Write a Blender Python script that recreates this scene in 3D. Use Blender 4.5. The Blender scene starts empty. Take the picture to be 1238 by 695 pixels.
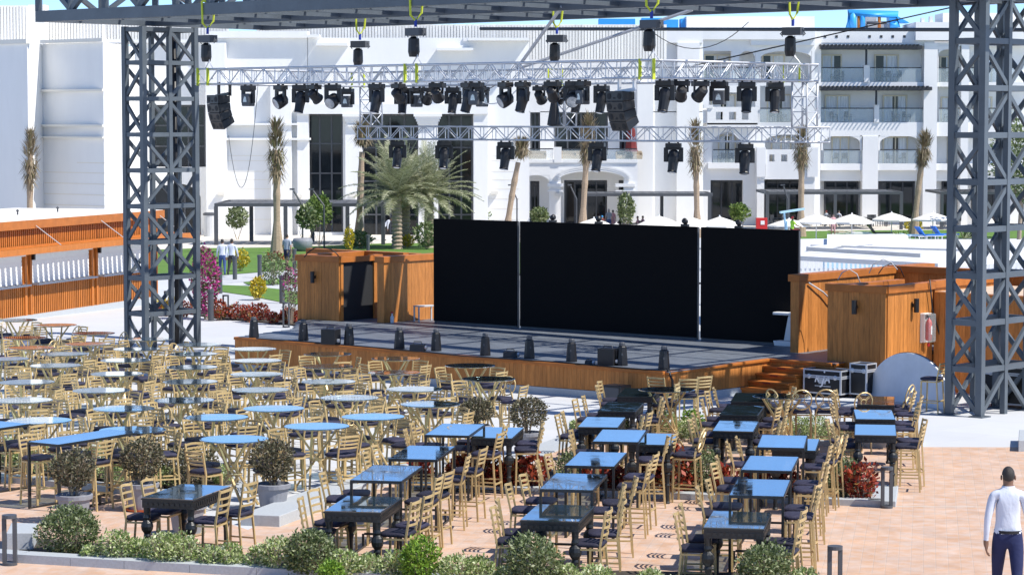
import bpy, math, random
from mathutils import Vector, Matrix
random.seed(7)
sc = bpy.context.scene
col = sc.collection
PI = math.pi

# ---------------------------------------------------------------- camera
F_PX, CX, CY, YH, CZ, SLOPE = 3000.0, 619.0, 347.5, 145.0, 5.4, 0.016
TH = math.atan((CY - YH) / F_PX)
cam = bpy.data.cameras.new('camera')
cam.lens = F_PX / 1238.0 * 36.0
cam.sensor_width = 36.0
cam.clip_start = 0.5
cam.clip_end = 6000.0
camo = bpy.data.objects.new('camera', cam)
camo.location = (0, 0, CZ)
camo.rotation_euler = (PI / 2 - TH, 0, 0)
col.objects.link(camo)
sc.camera = camo

# ---------------------------------------------------------------- light
SUN = Vector((0.56, -0.27, 0.80)).normalized()
world = bpy.data.worlds.new('World')
sc.world = world
world.use_nodes = True
wn = world.node_tree
bg = wn.nodes['Background']
sky = wn.nodes.new('ShaderNodeTexSky')
sky.sky_type = 'NISHITA'
sky.sun_disc = False
sky.sun_elevation = math.asin(SUN.z)
sky.sun_rotation = math.atan2(SUN.x, SUN.y)
sky.altitude = 2500
sky.air_density = 0.85
sky.dust_density = 0.0
sky.ozone_density = 8.0
wn.links.new(sky.outputs[0], bg.inputs['Color'])
bg.inputs['Strength'].default_value = 0.15
sl = bpy.data.lights.new('sun', 'SUN')
sl.energy = 4.7
sl.angle = math.radians(0.53)
sl.color = (1.0, 0.95, 0.87)
so = bpy.data.objects.new('sun', sl)
so.rotation_euler = SUN.to_track_quat('Z', 'Y').to_euler()
so.location = (60, -20, 90)
col.objects.link(so)
sc.view_settings.view_transform = 'Standard'
sc.view_settings.look = 'None'
sc.view_settings.exposure = 0.42
sc.view_settings.gamma = 1.0
sc.view_settings.use_curve_mapping = False

# ---------------------------------------------------------------- photo geometry -> metres
_c, _s = math.cos(TH), math.sin(TH)
def ray(px, py):
    v = (CY - py) / F_PX
    return ((px - CX) / F_PX, _c + v * _s, -_s + v * _c)
def P(px, py, Y):
    d = ray(px, py); t = Y / d[1]
    return Vector((d[0] * t, Y, CZ + d[2] * t))
def G(px, py, h=0.0):
    d = ray(px, py); t = (h - CZ) / (d[2] + SLOPE * d[1])
    return Vector((d[0] * t, d[1] * t, CZ + d[2] * t))
def LV(px, py, z):
    d = ray(px, py); t = (z - CZ) / d[2]
    return Vector((d[0] * t, d[1] * t, z))
def gz(y):
    return -SLOPE * min(y, 250.0)

# ---------------------------------------------------------------- mesh builder
def V(*a): return Vector(a)
class MB:
    def __init__(s): s.v = []; s.f = []
    def poly(s, pts):
        n = len(s.v); s.v += [tuple(p) for p in pts]; s.f.append(tuple(range(n, n + len(pts))))
    def hexa(s, b, t):
        n = len(s.v); s.v += [tuple(p) for p in b] + [tuple(p) for p in t]; k = len(b)
        s.f.append(tuple(n + i for i in reversed(range(k)))); s.f.append(tuple(n + k + i for i in range(k)))
        for i in range(k):
            j = (i + 1) % k; s.f.append((n + i, n + j, n + k + j, n + k + i))
    def box(s, c, d, rz=0.0):
        cr, sr = math.cos(rz), math.sin(rz); hx, hy, hz = d[0] / 2, d[1] / 2, d[2] / 2
        q = [(-hx, -hy), (hx, -hy), (hx, hy), (-hx, hy)]
        q = [(c[0] + x * cr - y * sr, c[1] + x * sr + y * cr) for x, y in q]
        s.hexa([(x, y, c[2] - hz) for x, y in q], [(x, y, c[2] + hz) for x, y in q])
    def bb(s, x0, y0, z0, x1, y1, z1):
        s.box(((x0 + x1) / 2, (y0 + y1) / 2, (z0 + z1) / 2), (abs(x1 - x0), abs(y1 - y0), abs(z1 - z0)))
    def bar(s, a, b, w, h=None, up=(0, 0, 1)):
        a, b = Vector(a), Vector(b); h = h or w; d = (b - a)
        if d.length < 1e-6: return
        d.normalize(); up = Vector(up)
        if abs(d.dot(up)) > 0.99: up = Vector((1, 0, 0)) if abs(d.x) < .9 else Vector((0, 1, 0))
        x = d.cross(up).normalized(); y = x.cross(d)
        o = [-x * w / 2 - y * h / 2, x * w / 2 - y * h / 2, x * w / 2 + y * h / 2, -x * w / 2 + y * h / 2]
        s.hexa([a + q for q in o], [b + q for q in o])
    def tube(s, pts, r, n=6, r1=None, cap=True):
        pts = [Vector(p) for p in pts]; m = len(pts); rings = []
        for i, p in enumerate(pts):
            d = (pts[min(i + 1, m - 1)] - pts[max(i - 1, 0)]).normalized()
            up = Vector((0, 0, 1)) if abs(d.z) < .95 else Vector((1, 0, 0))
            x = d.cross(up).normalized(); y = x.cross(d)
            rr = r if r1 is None else r + (r1 - r) * i / (m - 1)
            if isinstance(r, (list, tuple)): rr = r[i]
            k = len(s.v)
            s.v += [tuple(p + (x * math.cos(2 * PI * j / n) + y * math.sin(2 * PI * j / n)) * rr) for j in range(n)]
            rings.append(k)
        for a, b in zip(rings, rings[1:]):
            for j in range(n): s.f.append((a + j, a + (j + 1) % n, b + (j + 1) % n, b + j))
        if cap:
            s.f.append(tuple(rings[0] + j for j in reversed(range(n)))); s.f.append(tuple(rings[-1] + j for j in range(n)))
    def lathe(s, prof, c=(0, 0, 0), n=14):
        k0 = len(s.v)
        for r, z in prof:
            s.v += [(c[0] + r * math.cos(2 * PI * j / n), c[1] + r * math.sin(2 * PI * j / n), c[2] + z) for j in range(n)]
        for i in range(len(prof) - 1):
            a, b = k0 + i * n, k0 + (i + 1) * n
            for j in range(n): s.f.append((a + j, a + (j + 1) % n, b + (j + 1) % n, b + j))
        s.f.append(tuple(k0 + j for j in reversed(range(n)))); s.f.append(tuple(k0 + (len(prof) - 1) * n + j for j in range(n)))
    def ball(s, c, rx, ry=None, rz=None, n=10, m=7):
        ry = ry or rx; rz = rz or rx; k = len(s.v)
        for i in range(1, m):
            t = PI * i / m
            for j in range(n):
                a = 2 * PI * j / n; s.v.append((c[0] + rx * math.sin(t) * math.cos(a), c[1] + ry * math.sin(t) * math.sin(a), c[2] - rz * math.cos(t)))
        for i in range(m - 2):
            for j in range(n): s.f.append((k + i * n + j, k + i * n + (j + 1) % n, k + (i + 1) * n + (j + 1) % n, k + (i + 1) * n + j))
        s.f.append(tuple(k + j for j in reversed(range(n)))); s.f.append(tuple(k + (m - 2) * n + j for j in range(n)))
    def prism(s, pts, z0, z1):
        f0 = z0 if callable(z0) else (lambda x, y: z0); f1 = z1 if callable(z1) else (lambda x, y: z1)
        s.hexa([(p[0], p[1], f0(p[0], p[1])) for p in pts], [(p[0], p[1], f1(p[0], p[1])) for p in pts])
    def wall(s, a, b, z0, z1, th, side=1):
        a, b = Vector(a[:2]), Vector(b[:2]); d = (b - a).normalized(); n = Vector((-d.y, d.x)) * th * side
        s.prism([a, b, b + n, a + n] if side > 0 else [a, a + n, b + n, b], z0, z1)
    def build(s, name, mat, parent=None, smooth=False, bevel=0.0):
        me = bpy.data.meshes.new(name); me.from_pydata(s.v, [], s.f)
        me.materials.append(mat)
        if smooth: me.shade_smooth()
        o = bpy.data.objects.new(name, me); col.objects.link(o)
        if parent: o.parent = parent
        if bevel:
            m = o.modifiers.new('bevel', 'BEVEL'); m.width = bevel; m.segments = 2; m.limit_method = 'ANGLE'
        return o

def tag(o, label=None, cat=None, group=None, kind=None):
    if label: o['label'] = label
    if cat: o['category'] = cat
    if group: o['group'] = group
    if kind: o['kind'] = kind
    return o
def thing(name, label, cat, loc=(0, 0, 0), rz=0.0, group=None):
    o = bpy.data.objects.new(name, None); o.empty_display_size = .1
    o.location = loc; o.rotation_euler = (0, 0, rz); col.objects.link(o)
    return tag(o, label, cat, group)
def kids(o): return [c for c in o.children]
def copy_tree(o, loc=None, rz=None, label=None, group=None, scale=None):
    r = o.copy(); col.objects.link(r)
    for ch in kids(o):
        c = ch.copy(); col.objects.link(c); c.parent = r
        for g in kids(ch):
            d = g.copy(); col.objects.link(d); d.parent = c
    if loc is not None: r.location = loc
    if rz is not None: r.rotation_euler = (0, 0, rz)
    if scale is not None: r.scale = scale if isinstance(scale, (tuple, list)) else (scale,) * 3
    return tag(r, label, None, group)
ORD = 'first second third fourth fifth sixth seventh eighth ninth tenth eleventh twelfth thirteenth fourteenth fifteenth sixteenth seventeenth eighteenth nineteenth twentieth'.split()

# ---------------------------------------------------------------- materials
def mat(name, c, rough=.6, metal=0.0, var=0.0, scale=3.0, bump=0.0, bscale=40.0, spec=.5, island=0.0, coat=0.0, stretch=None, objr=0.0):
    m = bpy.data.materials.new(name); m.use_nodes = True; nt = m.node_tree; b = nt.nodes['Principled BSDF']
    b.inputs['Base Color'].default_value = (*c, 1); b.inputs['Roughness'].default_value = rough
    b.inputs['Metallic'].default_value = metal; b.inputs['Specular IOR Level'].default_value = spec
    if coat: b.inputs['Coat Weight'].default_value = coat; b.inputs['Coat Roughness'].default_value = .1
    tc = nt.nodes.new('ShaderNodeTexCoord'); vec = tc.outputs['Object']
    if stretch:
        mp = nt.nodes.new('ShaderNodeMapping'); mp.inputs['Scale'].default_value = stretch; nt.links.new(vec, mp.inputs[0]); vec = mp.outputs[0]
    if var or island:
        hs = nt.nodes.new('ShaderNodeHueSaturation'); hs.inputs['Color'].default_value = (*c, 1)
        mr = nt.nodes.new('ShaderNodeMapRange'); mr.inputs[1].default_value = .25; mr.inputs[2].default_value = .75
        mr.inputs[3].default_value = 1 - var; mr.inputs[4].default_value = 1 + var
        nz = nt.nodes.new('ShaderNodeTexNoise'); nz.inputs['Scale'].default_value = scale; nz.inputs['Detail'].default_value = 6; nz.inputs['Roughness'].default_value = .65
        nt.links.new(vec, nz.inputs['Vector']); nt.links.new(nz.outputs[0], mr.inputs[0])
        out = mr.outputs[0]
        if island:
            ge = nt.nodes.new('ShaderNodeNewGeometry'); m2 = nt.nodes.new('ShaderNodeMapRange')
            m2.inputs[3].default_value = 1 - island; m2.inputs[4].default_value = 1 + island
            nt.links.new(ge.outputs['Random Per Island'], m2.inputs[0])
            mu = nt.nodes.new('ShaderNodeMath'); mu.operation = 'MULTIPLY'
            nt.links.new(out, mu.inputs[0]); nt.links.new(m2.outputs[0], mu.inputs[1]); out = mu.outputs[0]
        if objr:
            oi = nt.nodes.new('ShaderNodeObjectInfo'); m4 = nt.nodes.new('ShaderNodeMapRange'); m4.inputs[3].default_value = 1 - objr; m4.inputs[4].default_value = 1 + objr
            nt.links.new(oi.outputs['Random'], m4.inputs[0]); mu2 = nt.nodes.new('ShaderNodeMath'); mu2.operation = 'MULTIPLY'
            nt.links.new(out, mu2.inputs[0]); nt.links.new(m4.outputs[0], mu2.inputs[1]); out = mu2.outputs[0]
        nt.links.new(out, hs.inputs['Value']); nt.links.new(hs.outputs[0], b.inputs['Base Color'])
    if bump:
        n2 = nt.nodes.new('ShaderNodeTexNoise'); n2.inputs['Scale'].default_value = bscale; n2.inputs['Detail'].default_value = 4
        bp = nt.nodes.new('ShaderNodeBump'); bp.inputs['Strength'].default_value = bump; bp.inputs['Distance'].default_value = .02
        nt.links.new(vec, n2.inputs['Vector']); nt.links.new(n2.outputs[0], bp.inputs['Height']); nt.links.new(bp.outputs[0], b.inputs['Normal'])
    return m
def leafmat(name, stops, rough=.55, trans=.25):
    m = bpy.data.materials.new(name); m.use_nodes = True; nt = m.node_tree; b = nt.nodes['Principled BSDF']
    b.inputs['Roughness'].default_value = rough
    ge = nt.nodes.new('ShaderNodeNewGeometry'); cr = nt.nodes.new('ShaderNodeValToRGB'); el = cr.color_ramp.elements
    for i, (p, c) in enumerate(stops):
        e = el[i] if i < 2 else el.new(p)
        e.position = p; e.color = (*c, 1)
    nt.links.new(ge.outputs['Random Per Island'], cr.inputs[0]); nt.links.new(cr.outputs[0], b.inputs['Base Color'])
    tr = nt.nodes.new('ShaderNodeBsdfTranslucent'); nt.links.new(cr.outputs[0], tr.inputs[0])
    mx = nt.nodes.new('ShaderNodeMixShader'); mx.inputs[0].default_value = trans
    o = nt.nodes['Material Output']
    nt.links.new(b.outputs[0], mx.inputs[1]); nt.links.new(tr.outputs[0], mx.inputs[2]); nt.links.new(mx.outputs[0], o.inputs[0])
    return m
def brickmat(name, c1, c2, mortar, bw, rh, ms, rz, rough=.8, nscale=1.2, nvar=.16):
    m = bpy.data.materials.new(name); m.use_nodes = True; nt = m.node_tree; b = nt.nodes['Principled BSDF']
    b.inputs['Roughness'].default_value = rough
    tc = nt.nodes.new('ShaderNodeTexCoord'); mp = nt.nodes.new('ShaderNodeMapping'); mp.inputs['Rotation'].default_value = (0, 0, rz)
    nt.links.new(tc.outputs['Object'], mp.inputs[0])
    br = nt.nodes.new('ShaderNodeTexBrick'); br.inputs['Scale'].default_value = 1
    br.inputs['Color1'].default_value = (*c1, 1); br.inputs['Color2'].default_value = (*c2, 1); br.inputs['Mortar'].default_value = (*mortar, 1)
    br.inputs['Brick Width'].default_value = bw; br.inputs['Row Height'].default_value = rh; br.inputs['Mortar Size'].default_value = ms
    br.inputs['Mortar Smooth'].default_value = .3; br.inputs['Bias'].default_value = -.1
    nt.links.new(mp.outputs[0], br.inputs['Vector'])
    hs = nt.nodes.new('ShaderNodeHueSaturation'); nz = nt.nodes.new('ShaderNodeTexNoise'); nz.inputs['Scale'].default_value = nscale; nz.inputs['Detail'].default_value = 8; nz.inputs['Roughness'].default_value = .7
    mr = nt.nodes.new('ShaderNodeMapRange'); mr.inputs[1].default_value = .3; mr.inputs[2].default_value = .7; mr.inputs[3].default_value = 1 - nvar; mr.inputs[4].default_value = 1 + nvar
    m3 = nt.nodes.new('ShaderNodeMapRange'); m3.inputs[1].default_value = .3; m3.inputs[2].default_value = .7; m3.inputs[3].default_value = 1.25; m3.inputs[4].default_value = .75
    n3 = nt.nodes.new('ShaderNodeTexNoise'); n3.inputs['Scale'].default_value = nscale * 3; n3.inputs['Detail'].default_value = 5
    nt.links.new(tc.outputs['Object'], nz.inputs['Vector']); nt.links.new(tc.outputs['Object'], n3.inputs['Vector'])
    nt.links.new(nz.outputs[0], mr.inputs[0]); nt.links.new(mr.outputs[0], hs.inputs['Value']); nt.links.new(n3.outputs[0], m3.inputs[0]); nt.links.new(m3.outputs[0], hs.inputs['Saturation'])
    nt.links.new(br.outputs[0], hs.inputs['Color']); nt.links.new(hs.outputs[0], b.inputs['Base Color'])
    bp = nt.nodes.new('ShaderNodeBump'); bp.inputs['Strength'].default_value = .4; bp.inputs['Distance'].default_value = .01; bp.invert = True
    nt.links.new(br.outputs['Fac'], bp.inputs['Height']); nt.links.new(bp.outputs[0], b.inputs['Normal'])
    return m
M = dict(
    plaster=mat('white_plaster', (.79, .79, .78), .85, var=.045, scale=.6, bump=.15, bscale=3, stretch=(1, 1, .3)),
    plaster2=mat('cream_plaster', (.74, .71, .64), .85, var=.03, scale=.5),
    louvre=mat('pale_louvre', (.80, .78, .73), .8, island=.08),
    winglass=mat('dark_window_glass', (.012, .016, .02), .04, spec=.45, var=.5, scale=.4),
    railglass=mat('grey_green_rail_glass', (.30, .38, .38), .08, spec=.6),
    curtain=mat('pale_curtain', (.66, .70, .73), .9, var=.35, scale=6, stretch=(3, 1, .05)),
    wframe=mat('beige_window_frame', (.66, .60, .46), .6),
    dark=mat('dark_timber', (.03, .033, .04), .6),
    steel=mat('slate_painted_steel', (.092, .110, .128), .45, var=.22, scale=1.1, bump=.05),
    alu=mat('aluminium_tube', (.60, .62, .66), .5, metal=.55),
    black=mat('black_plastic', (.012, .012, .014), .42, var=.2, scale=8),
    blackm=mat('matt_black', (.016, .017, .020), .8),
    screen=mat('black_led_mesh', (.012, .0115, .012), .95, var=.15, scale=20, spec=.05),
    lens=mat('lamp_lens', (.45, .47, .5), .15, metal=.4, var=.5, scale=40),
    yellow=mat('yellow_sling', (.55, .62, .05), .8), blue=mat('blue_strap', (.02, .05, .35), .7),
    blues=mat('bright_blue', (.02, .16, .62), .6), bluep=mat('blue_pipe_paint', (.04, .35, .80), .45), palecyan=mat('pale_blue_paint', (.45, .68, .82), .5),
    wood=mat('orange_varnished_planks', (.47, .185, .047), .5, var=.34, scale=5, island=.15, stretch=(4, 4, .5), bump=.1, spec=.25),
    woodd=mat('orange_trim_timber', (.42, .14, .028), .5, var=.22, scale=3, spec=.3),
    woodk=mat('red_orange_slats', (.48, .160, .032), .5, spec=.25, var=.28, scale=5, island=.14, stretch=(4, 4, .5)),
    ply=mat('pale_plywood', (.62, .47, .34), .7, var=.15), 
    deck=mat('dark_deck_boards', (.15, .17, .20), .5, var=.25, scale=4, island=.10),
    gold=mat('gold_painted_metal', (.55, .405, .19), .40, metal=.2, var=.14, scale=9, objr=.10),
    navy=mat('navy_velvet', (.022, .021, .045), .75, var=.5, scale=30, bump=.3, objr=.35),
    iron=mat('black_iron', (.014, .016, .018), .4, var=.3, scale=20, bump=.2, bscale=30),
    tglass=None,
    granite=mat('grey_granite', (.42, .45, .47), .7, var=.14, scale=30),
    kerbface=mat('beige_kerb', (.55, .48, .40), .8, var=.15),
    pot=mat('grey_clay_pot', (.24, .25, .28), .6, var=.15, scale=6), saucer=mat('orange_saucer', (.45, .10, .03), .6), saucerb=mat('beige_saucer', (.5, .42, .28), .6),
    soil=mat('dark_soil', (.05, .04, .03), .95, var=.3, scale=20),
    boll=mat('dark_grey_bollard', (.07, .075, .085), .5),
    white=mat('white_paint', (.80, .80, .80), .5, var=.03), canvas=mat('cream_canvas', (.80, .77, .70), .85, var=.05),
    shutter=mat('white_shutter', (.78, .78, .76), .5), concrete=mat('light_concrete', (.50, .51, .52), .8, var=.1, scale=2),
    trunk=mat('palm_trunk', (.34, .27, .20), .9, var=.35, scale=8, bump=.5, stretch=(1, 1, 3)), trunk2=mat('bare_palm_trunk', (.36, .27, .19), .9, var=.3, scale=6, stretch=(1, 1, 3)),
    red=mat('red_paint', (.55, .02, .02), .5), reds=mat('red_cloth', (.16, .018, .018), .8), clear=mat('clear_plastic_cover', (.6, .6, .6), .2),
    skin=mat('brown_skin', (.20, .105, .065), .55), skin2=mat('light_skin', (.42, .26, .18), .55), hair=mat('black_hair', (.028, .022, .019), .6, bump=.4, bscale=200),
    shirt=mat('white_cotton_shirt', (.62, .65, .73), .85, var=.06, scale=5, bump=1.0, bscale=7, stretch=(1, 1, .6)), navyc=mat('navy_trousers', (.010, .017, .075), .8, bump=.5, bscale=10), blackc=mat('black_cloth', (.013, .013, .016), .8),
    greys=mat('grey_tee', (.33, .37, .43), .85), lime=mat('lime_shirt', (.38, .6, .05), .8), pink=mat('pink_cloth', (.65, .35, .38), .8), bluec=mat('blue_jeans', (.04, .08, .22), .85),
    rubber=mat('black_rubber', (.01, .01, .01), .6), lawn=None, terracotta=None, wicker=mat('wicker', (.45, .38, .28), .9, var=.2, scale=20),
    magenta=leafmat('magenta_bougainvillea', [(0, (.05, .10, .02)), (.38, (.14, .17, .05)), (.45, (.42, .03, .22)), (1, (.68, .08, .36))]),
    leaf_olive=leafmat('olive_leaf', [(0, (.04, .042, .022)), (.45, (.10, .10, .05)), (.75, (.17, .125, .08)), (1, (.32, .32, .21))]),
    leaf_var=leafmat('variegated_leaf', [(0, (.08, .15, .03)), (.35, (.26, .35, .10)), (.65, (.46, .53, .24)), (1, (.70, .73, .48))]),
    leaf_dk=leafmat('grey_green_leaf', [(0, (.045, .075, .02)), (.4, (.12, .165, .055)), (.75, (.24, .29, .13)), (1, (.42, .45, .28))]),
    leaf_br=leafmat('bright_leaf', [(0, (.07, .15, .015)), (.5, (.18, .33, .03)), (1, (.36, .50, .08))]),
    leaf_mid=leafmat('mid_green_leaf', [(0, (.05, .10, .015)), (.5, (.13, .21, .04)), (1, (.26, .34, .09))]),
    leaf_red=leafmat('red_leaf', [(0, (.05, .008, .006)), (.4, (.26, .028, .016)), (.85, (.46, .08, .03)), (1, (.16, .22, .05))]),
    leaf_yel=leafmat('yellow_leaf', [(0, (.25, .25, .02)), (1, (.7, .50, .02))]),
    leaf_palm=leafmat('date_palm_leaf', [(0, (.16, .18, .09)), (.5, (.31, .33, .19)), (1, (.56, .55, .39))]),
    leaf_dry=leafmat('dry_palm_leaf', [(0, (.12, .09, .05)), (.6, (.26, .20, .12)), (.85, (.36, .29, .18)), (1, (.13, .15, .05))]),
)
def mirror_glass(name, clear):
    m = bpy.data.materials.new(name); m.use_nodes = True; nt = m.node_tree; nt.nodes.remove(nt.nodes['Principled BSDF'])
    if clear: tr = nt.nodes.new('ShaderNodeBsdfTransparent'); tr.inputs[0].default_value = (.66, .76, .76, 1)
    else: tr = nt.nodes.new('ShaderNodeBsdfDiffuse'); tr.inputs[0].default_value = (.03, .05, .055, 1)
    gl = nt.nodes.new('ShaderNodeBsdfGlossy'); gl.inputs[0].default_value = (.93, .97, 1, 1)
    tc = nt.nodes.new('ShaderNodeTexCoord'); nz = nt.nodes.new('ShaderNodeTexNoise'); nz.inputs['Scale'].default_value = 5; nz.inputs['Detail'].default_value = 7
    rr = nt.nodes.new('ShaderNodeMapRange'); rr.inputs[1].default_value = .4; rr.inputs[2].default_value = .75; rr.inputs[3].default_value = .012; rr.inputs[4].default_value = .10
    nt.links.new(tc.outputs['Object'], nz.inputs['Vector']); nt.links.new(nz.outputs[0], rr.inputs[0]); nt.links.new(rr.outputs[0], gl.inputs['Roughness'])
    lw = nt.nodes.new('ShaderNodeLayerWeight'); lw.inputs[0].default_value = .5; mr = nt.nodes.new('ShaderNodeMapRange')
    mr.inputs[1].default_value = 0; mr.inputs[2].default_value = .9; mr.inputs[3].default_value = .12; mr.inputs[4].default_value = .80
    nt.links.new(lw.outputs['Facing'], mr.inputs[0])
    mx = nt.nodes.new('ShaderNodeMixShader'); nt.links.new(mr.outputs[0], mx.inputs[0]); nt.links.new(tr.outputs[0], mx.inputs[1]); nt.links.new(gl.outputs[0], mx.inputs[2])
    nt.links.new(mx.outputs[0], nt.nodes['Material Output'].inputs[0]); return m
RAILG = bpy.data.materials.new('clear_rail_glass'); RAILG.use_nodes = True
_b = RAILG.node_tree.nodes['Principled BSDF']; _b.inputs['Base Color'].default_value = (.62, .72, .74, 1); _b.inputs['Roughness'].default_value = .05; _b.inputs['Alpha'].default_value = .22
M['tglass'] = mirror_glass('mirror_glass_top', False); M['cglass'] = mirror_glass('tinted_clear_glass_top', True)
M['lawn'] = mat('lawn_grass', (.10, .20, .025), .9, var=.25, scale=1.2, bump=.5, bscale=30)
M['terracotta'] = brickmat('stamped_terracotta', (.56, .395, .295), (.52, .35, .25), (.50, .38, .30), .37, .165, .006, PI / 2 + math.radians(9.5), nscale=1.6, nvar=.15)
M['paving'] = brickmat('pale_concrete_paving', (.55, .565, .58), (.52, .535, .55), (.50, .51, .52), 2.4, 2.4, .012, math.radians(40), nscale=.35, nvar=.05)
M['plaza'] = brickmat('cream_plaza_tile', (.66, .62, .55), (.62, .58, .52), (.5, .47, .42), 1.2, 1.2, .02, 0, nscale=.3, nvar=.06)
# ================================================================ ground
gs = MB()
ys = [-60, 250, 4000]
for a, b in zip(ys, ys[1:]):
    gs.poly([(-3000 if a > 200 else -3000, a, gz(a)), (3000, a, gz(a)), (3000, b, gz(b)), (-3000, b, gz(b))])
tag(gs.build('ground', M['paving']), kind='structure')
def gp(name, pxs, mat, h, kind='structure'):
    m = MB(); m.poly([G(x, y, h) for x, y in pxs]); return tag(m.build(name, mat), kind=kind)
def kerbpoly(name, pts, h, mat, below=.08):
    m = MB(); m.prism([(p[0], p[1]) for p in pts], lambda x, y: gz(y) - below, lambda x, y: gz(y) + h)
    return tag(m.build(name, mat, bevel=.012), kind='structure')
def strip(name, pxs, w, h, mat):
    """kerb whose near edge runs along the given ground pixels, w metres deep"""
    pts = [G(x, y) for x, y in pxs]; m = MB()
    for a, b in zip(pts, pts[1:]):
        d = Vector((b.x - a.x, b.y - a.y)).normalized(); n = Vector((-d.y, d.x)) * w
        if n.y < 0: n = -n
        L = (Vector(b[:2]) - Vector(a[:2])).length; k = max(1, round(L / 1.0))
        for i in range(k):
            p = Vector(a[:2]).lerp(Vector(b[:2]), i / k) + d * .003; q = Vector(a[:2]).lerp(Vector(b[:2]), (i + 1) / k) - d * .003
            m.prism([p, q, q + n, p + n], lambda x, y: gz(y) - .08, lambda x, y: gz(y) + h)
    return tag(m.build(name, mat), kind='structure')
# terracotta paving in front of the white concrete
gp('terracotta_paving', [(-260, 800), (-160, 575), (0, 577), (120, 592), (210, 604), (262, 628), (300, 640), (395, 592), (500, 562), (560, 566), (640, 562), (662, 548), (700, 530), (735, 521), (830, 529), (960, 537), (1108, 540), (1420, 541), (1700, 800)], M['terracotta'], .004)
# planter beds and their kerbs
gp('planter_soil', [(-60, 562), (110, 577), (215, 589), (290, 586), (262, 566), (130, 556), (-40, 545)], M['soil'], .05)
gp('planter_soil', [(500, 590), (1065, 605), (1060, 590), (800, 576), (600, 566), (510, 572)], M['soil'], .05)
gp('planter_soil', [(690, 522), (830, 527), (1040, 533), (1060, 522), (1000, 514), (690, 508)], M['soil'], .05)
gp('planter_soil', [(20, 667), (150, 676), (310, 686), (620, 704), (980, 710), (960, 692), (620, 688), (300, 670), (40, 650)], M['soil'], .05)
strip('granite_kerb', [(-60, 577), (110, 593), (215, 606)], .32, .10, M['granite'])
strip('granite_kerb', [(480, 591), (640, 597), (800, 603), (960, 609), (1066, 613)], .30, .10, M['granite'])
strip('granite_kerb', [(812, 530), (900, 534), (990, 539), (1100, 543)], .32, .10, M['granite'])
strip('granite_kerb', [(-20, 677), (21, 680.5), (150, 688), (310, 697), (620, 713), (1000, 722)], .30, .12, M['granite'])
kerbpoly('granite_block', [G(1048, 612), G(1083, 613), G(1086, 594), G(1052, 590)], .10, M['granite'])
kerbpoly('granite_block', [G(1088, 543), G(1112, 543), G(1112, 532), G(1090, 530)], .10, M['granite'])
kerbpoly('granite_block', [G(495, 580), G(535, 580), G(535, 566), G(498, 566)], .14, M['granite'])
kerbpoly('granite_block', [G(1231, 546), G(1262, 546), G(1262, 533), G(1232, 533)], .22, M['granite'])
kerbpoly('granite_block', [G(8, 668), G(40, 668), G(46, 656), G(14, 655)], .28, M['granite'])
# diagonal granite ledges that step from the brick paving to the white concrete
def ledge(p0, p1, w, h):
    a, b = G(*p0), G(*p1); d = Vector((b.x - a.x, b.y - a.y)).normalized(); n = Vector((-d.y, d.x)) * w
    m = MB(); k = max(1, round((b - a).length / 1.4))
    for i in range(k):
        p = Vector(a[:2]).lerp(Vector(b[:2]), i / k) + d * .004; q = Vector(a[:2]).lerp(Vector(b[:2]), (i + 1) / k) - d * .004
        m.prism([p, q, q + n, p + n], lambda x, y: gz(y) - .05, lambda x, y: gz(y) + h)
    return tag(m.build('granite_ledge', M['granite'], bevel=.01), kind='structure')
ledge((338, 637), (520, 567), .62, .17)
ledge((655, 553), (742, 519), .62, .03)
ledge((208, 612), (318, 588), .45, .05)
# thin construction joint across the brick paving and a few stains of wear
jm = MB(); a, b = G(1083, 612, .006), G(1420, 614, .006); jm.poly([a, b, b + Vector((0, .05, -.0008)), a + Vector((0, .05, -.0008))])
tag(jm.build('paving_joint', M['plaza']), kind='structure')
# far lawn, paths, plaza
gp('plaza', [(-200, 312), (240, 301), (345, 300), (640, 297), (1000, 281), (1500, 279), (1500, 262), (-200, 262)], M['plaza'], .004)
gp('lawn', [(150, 303), (240, 300), (345, 299), (470, 294), (640, 293), (640, 332), (400, 330), (360, 325), (300, 330), (262, 333), (150, 336)], M['lawn'], .02)
gp('lawn', [(294, 341), (345, 336), (372, 338), (372, 343), (300, 344)], M['lawn'], .02)
gp('lawn', [(258, 344), (300, 345.5), (345, 350), (380, 358), (380, 369), (345, 366), (300, 357), (258, 351)], M['lawn'], .02)
gp('lawn', [(960, 279.5), (1238, 277), (1420, 277), (1420, 288), (1238, 288), (960, 290)], M['lawn'], .02)
gp('garden_path', [(230, 352), (258, 352), (300, 358), (345, 367), (385, 371), (385, 384), (300, 380), (230, 366)], M['concrete'], .008)
gp('garden_path', [(230, 336), (300, 331), (360, 326), (400, 330), (400, 336), (340, 335.5), (295, 340.5), (262, 343.5), (230, 344)], M['concrete'], .008)
gp('planter_soil', [(186, 372), (262, 384), (372, 394), (372, 382), (262, 377), (190, 366)], M['soil'], .04)

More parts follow.
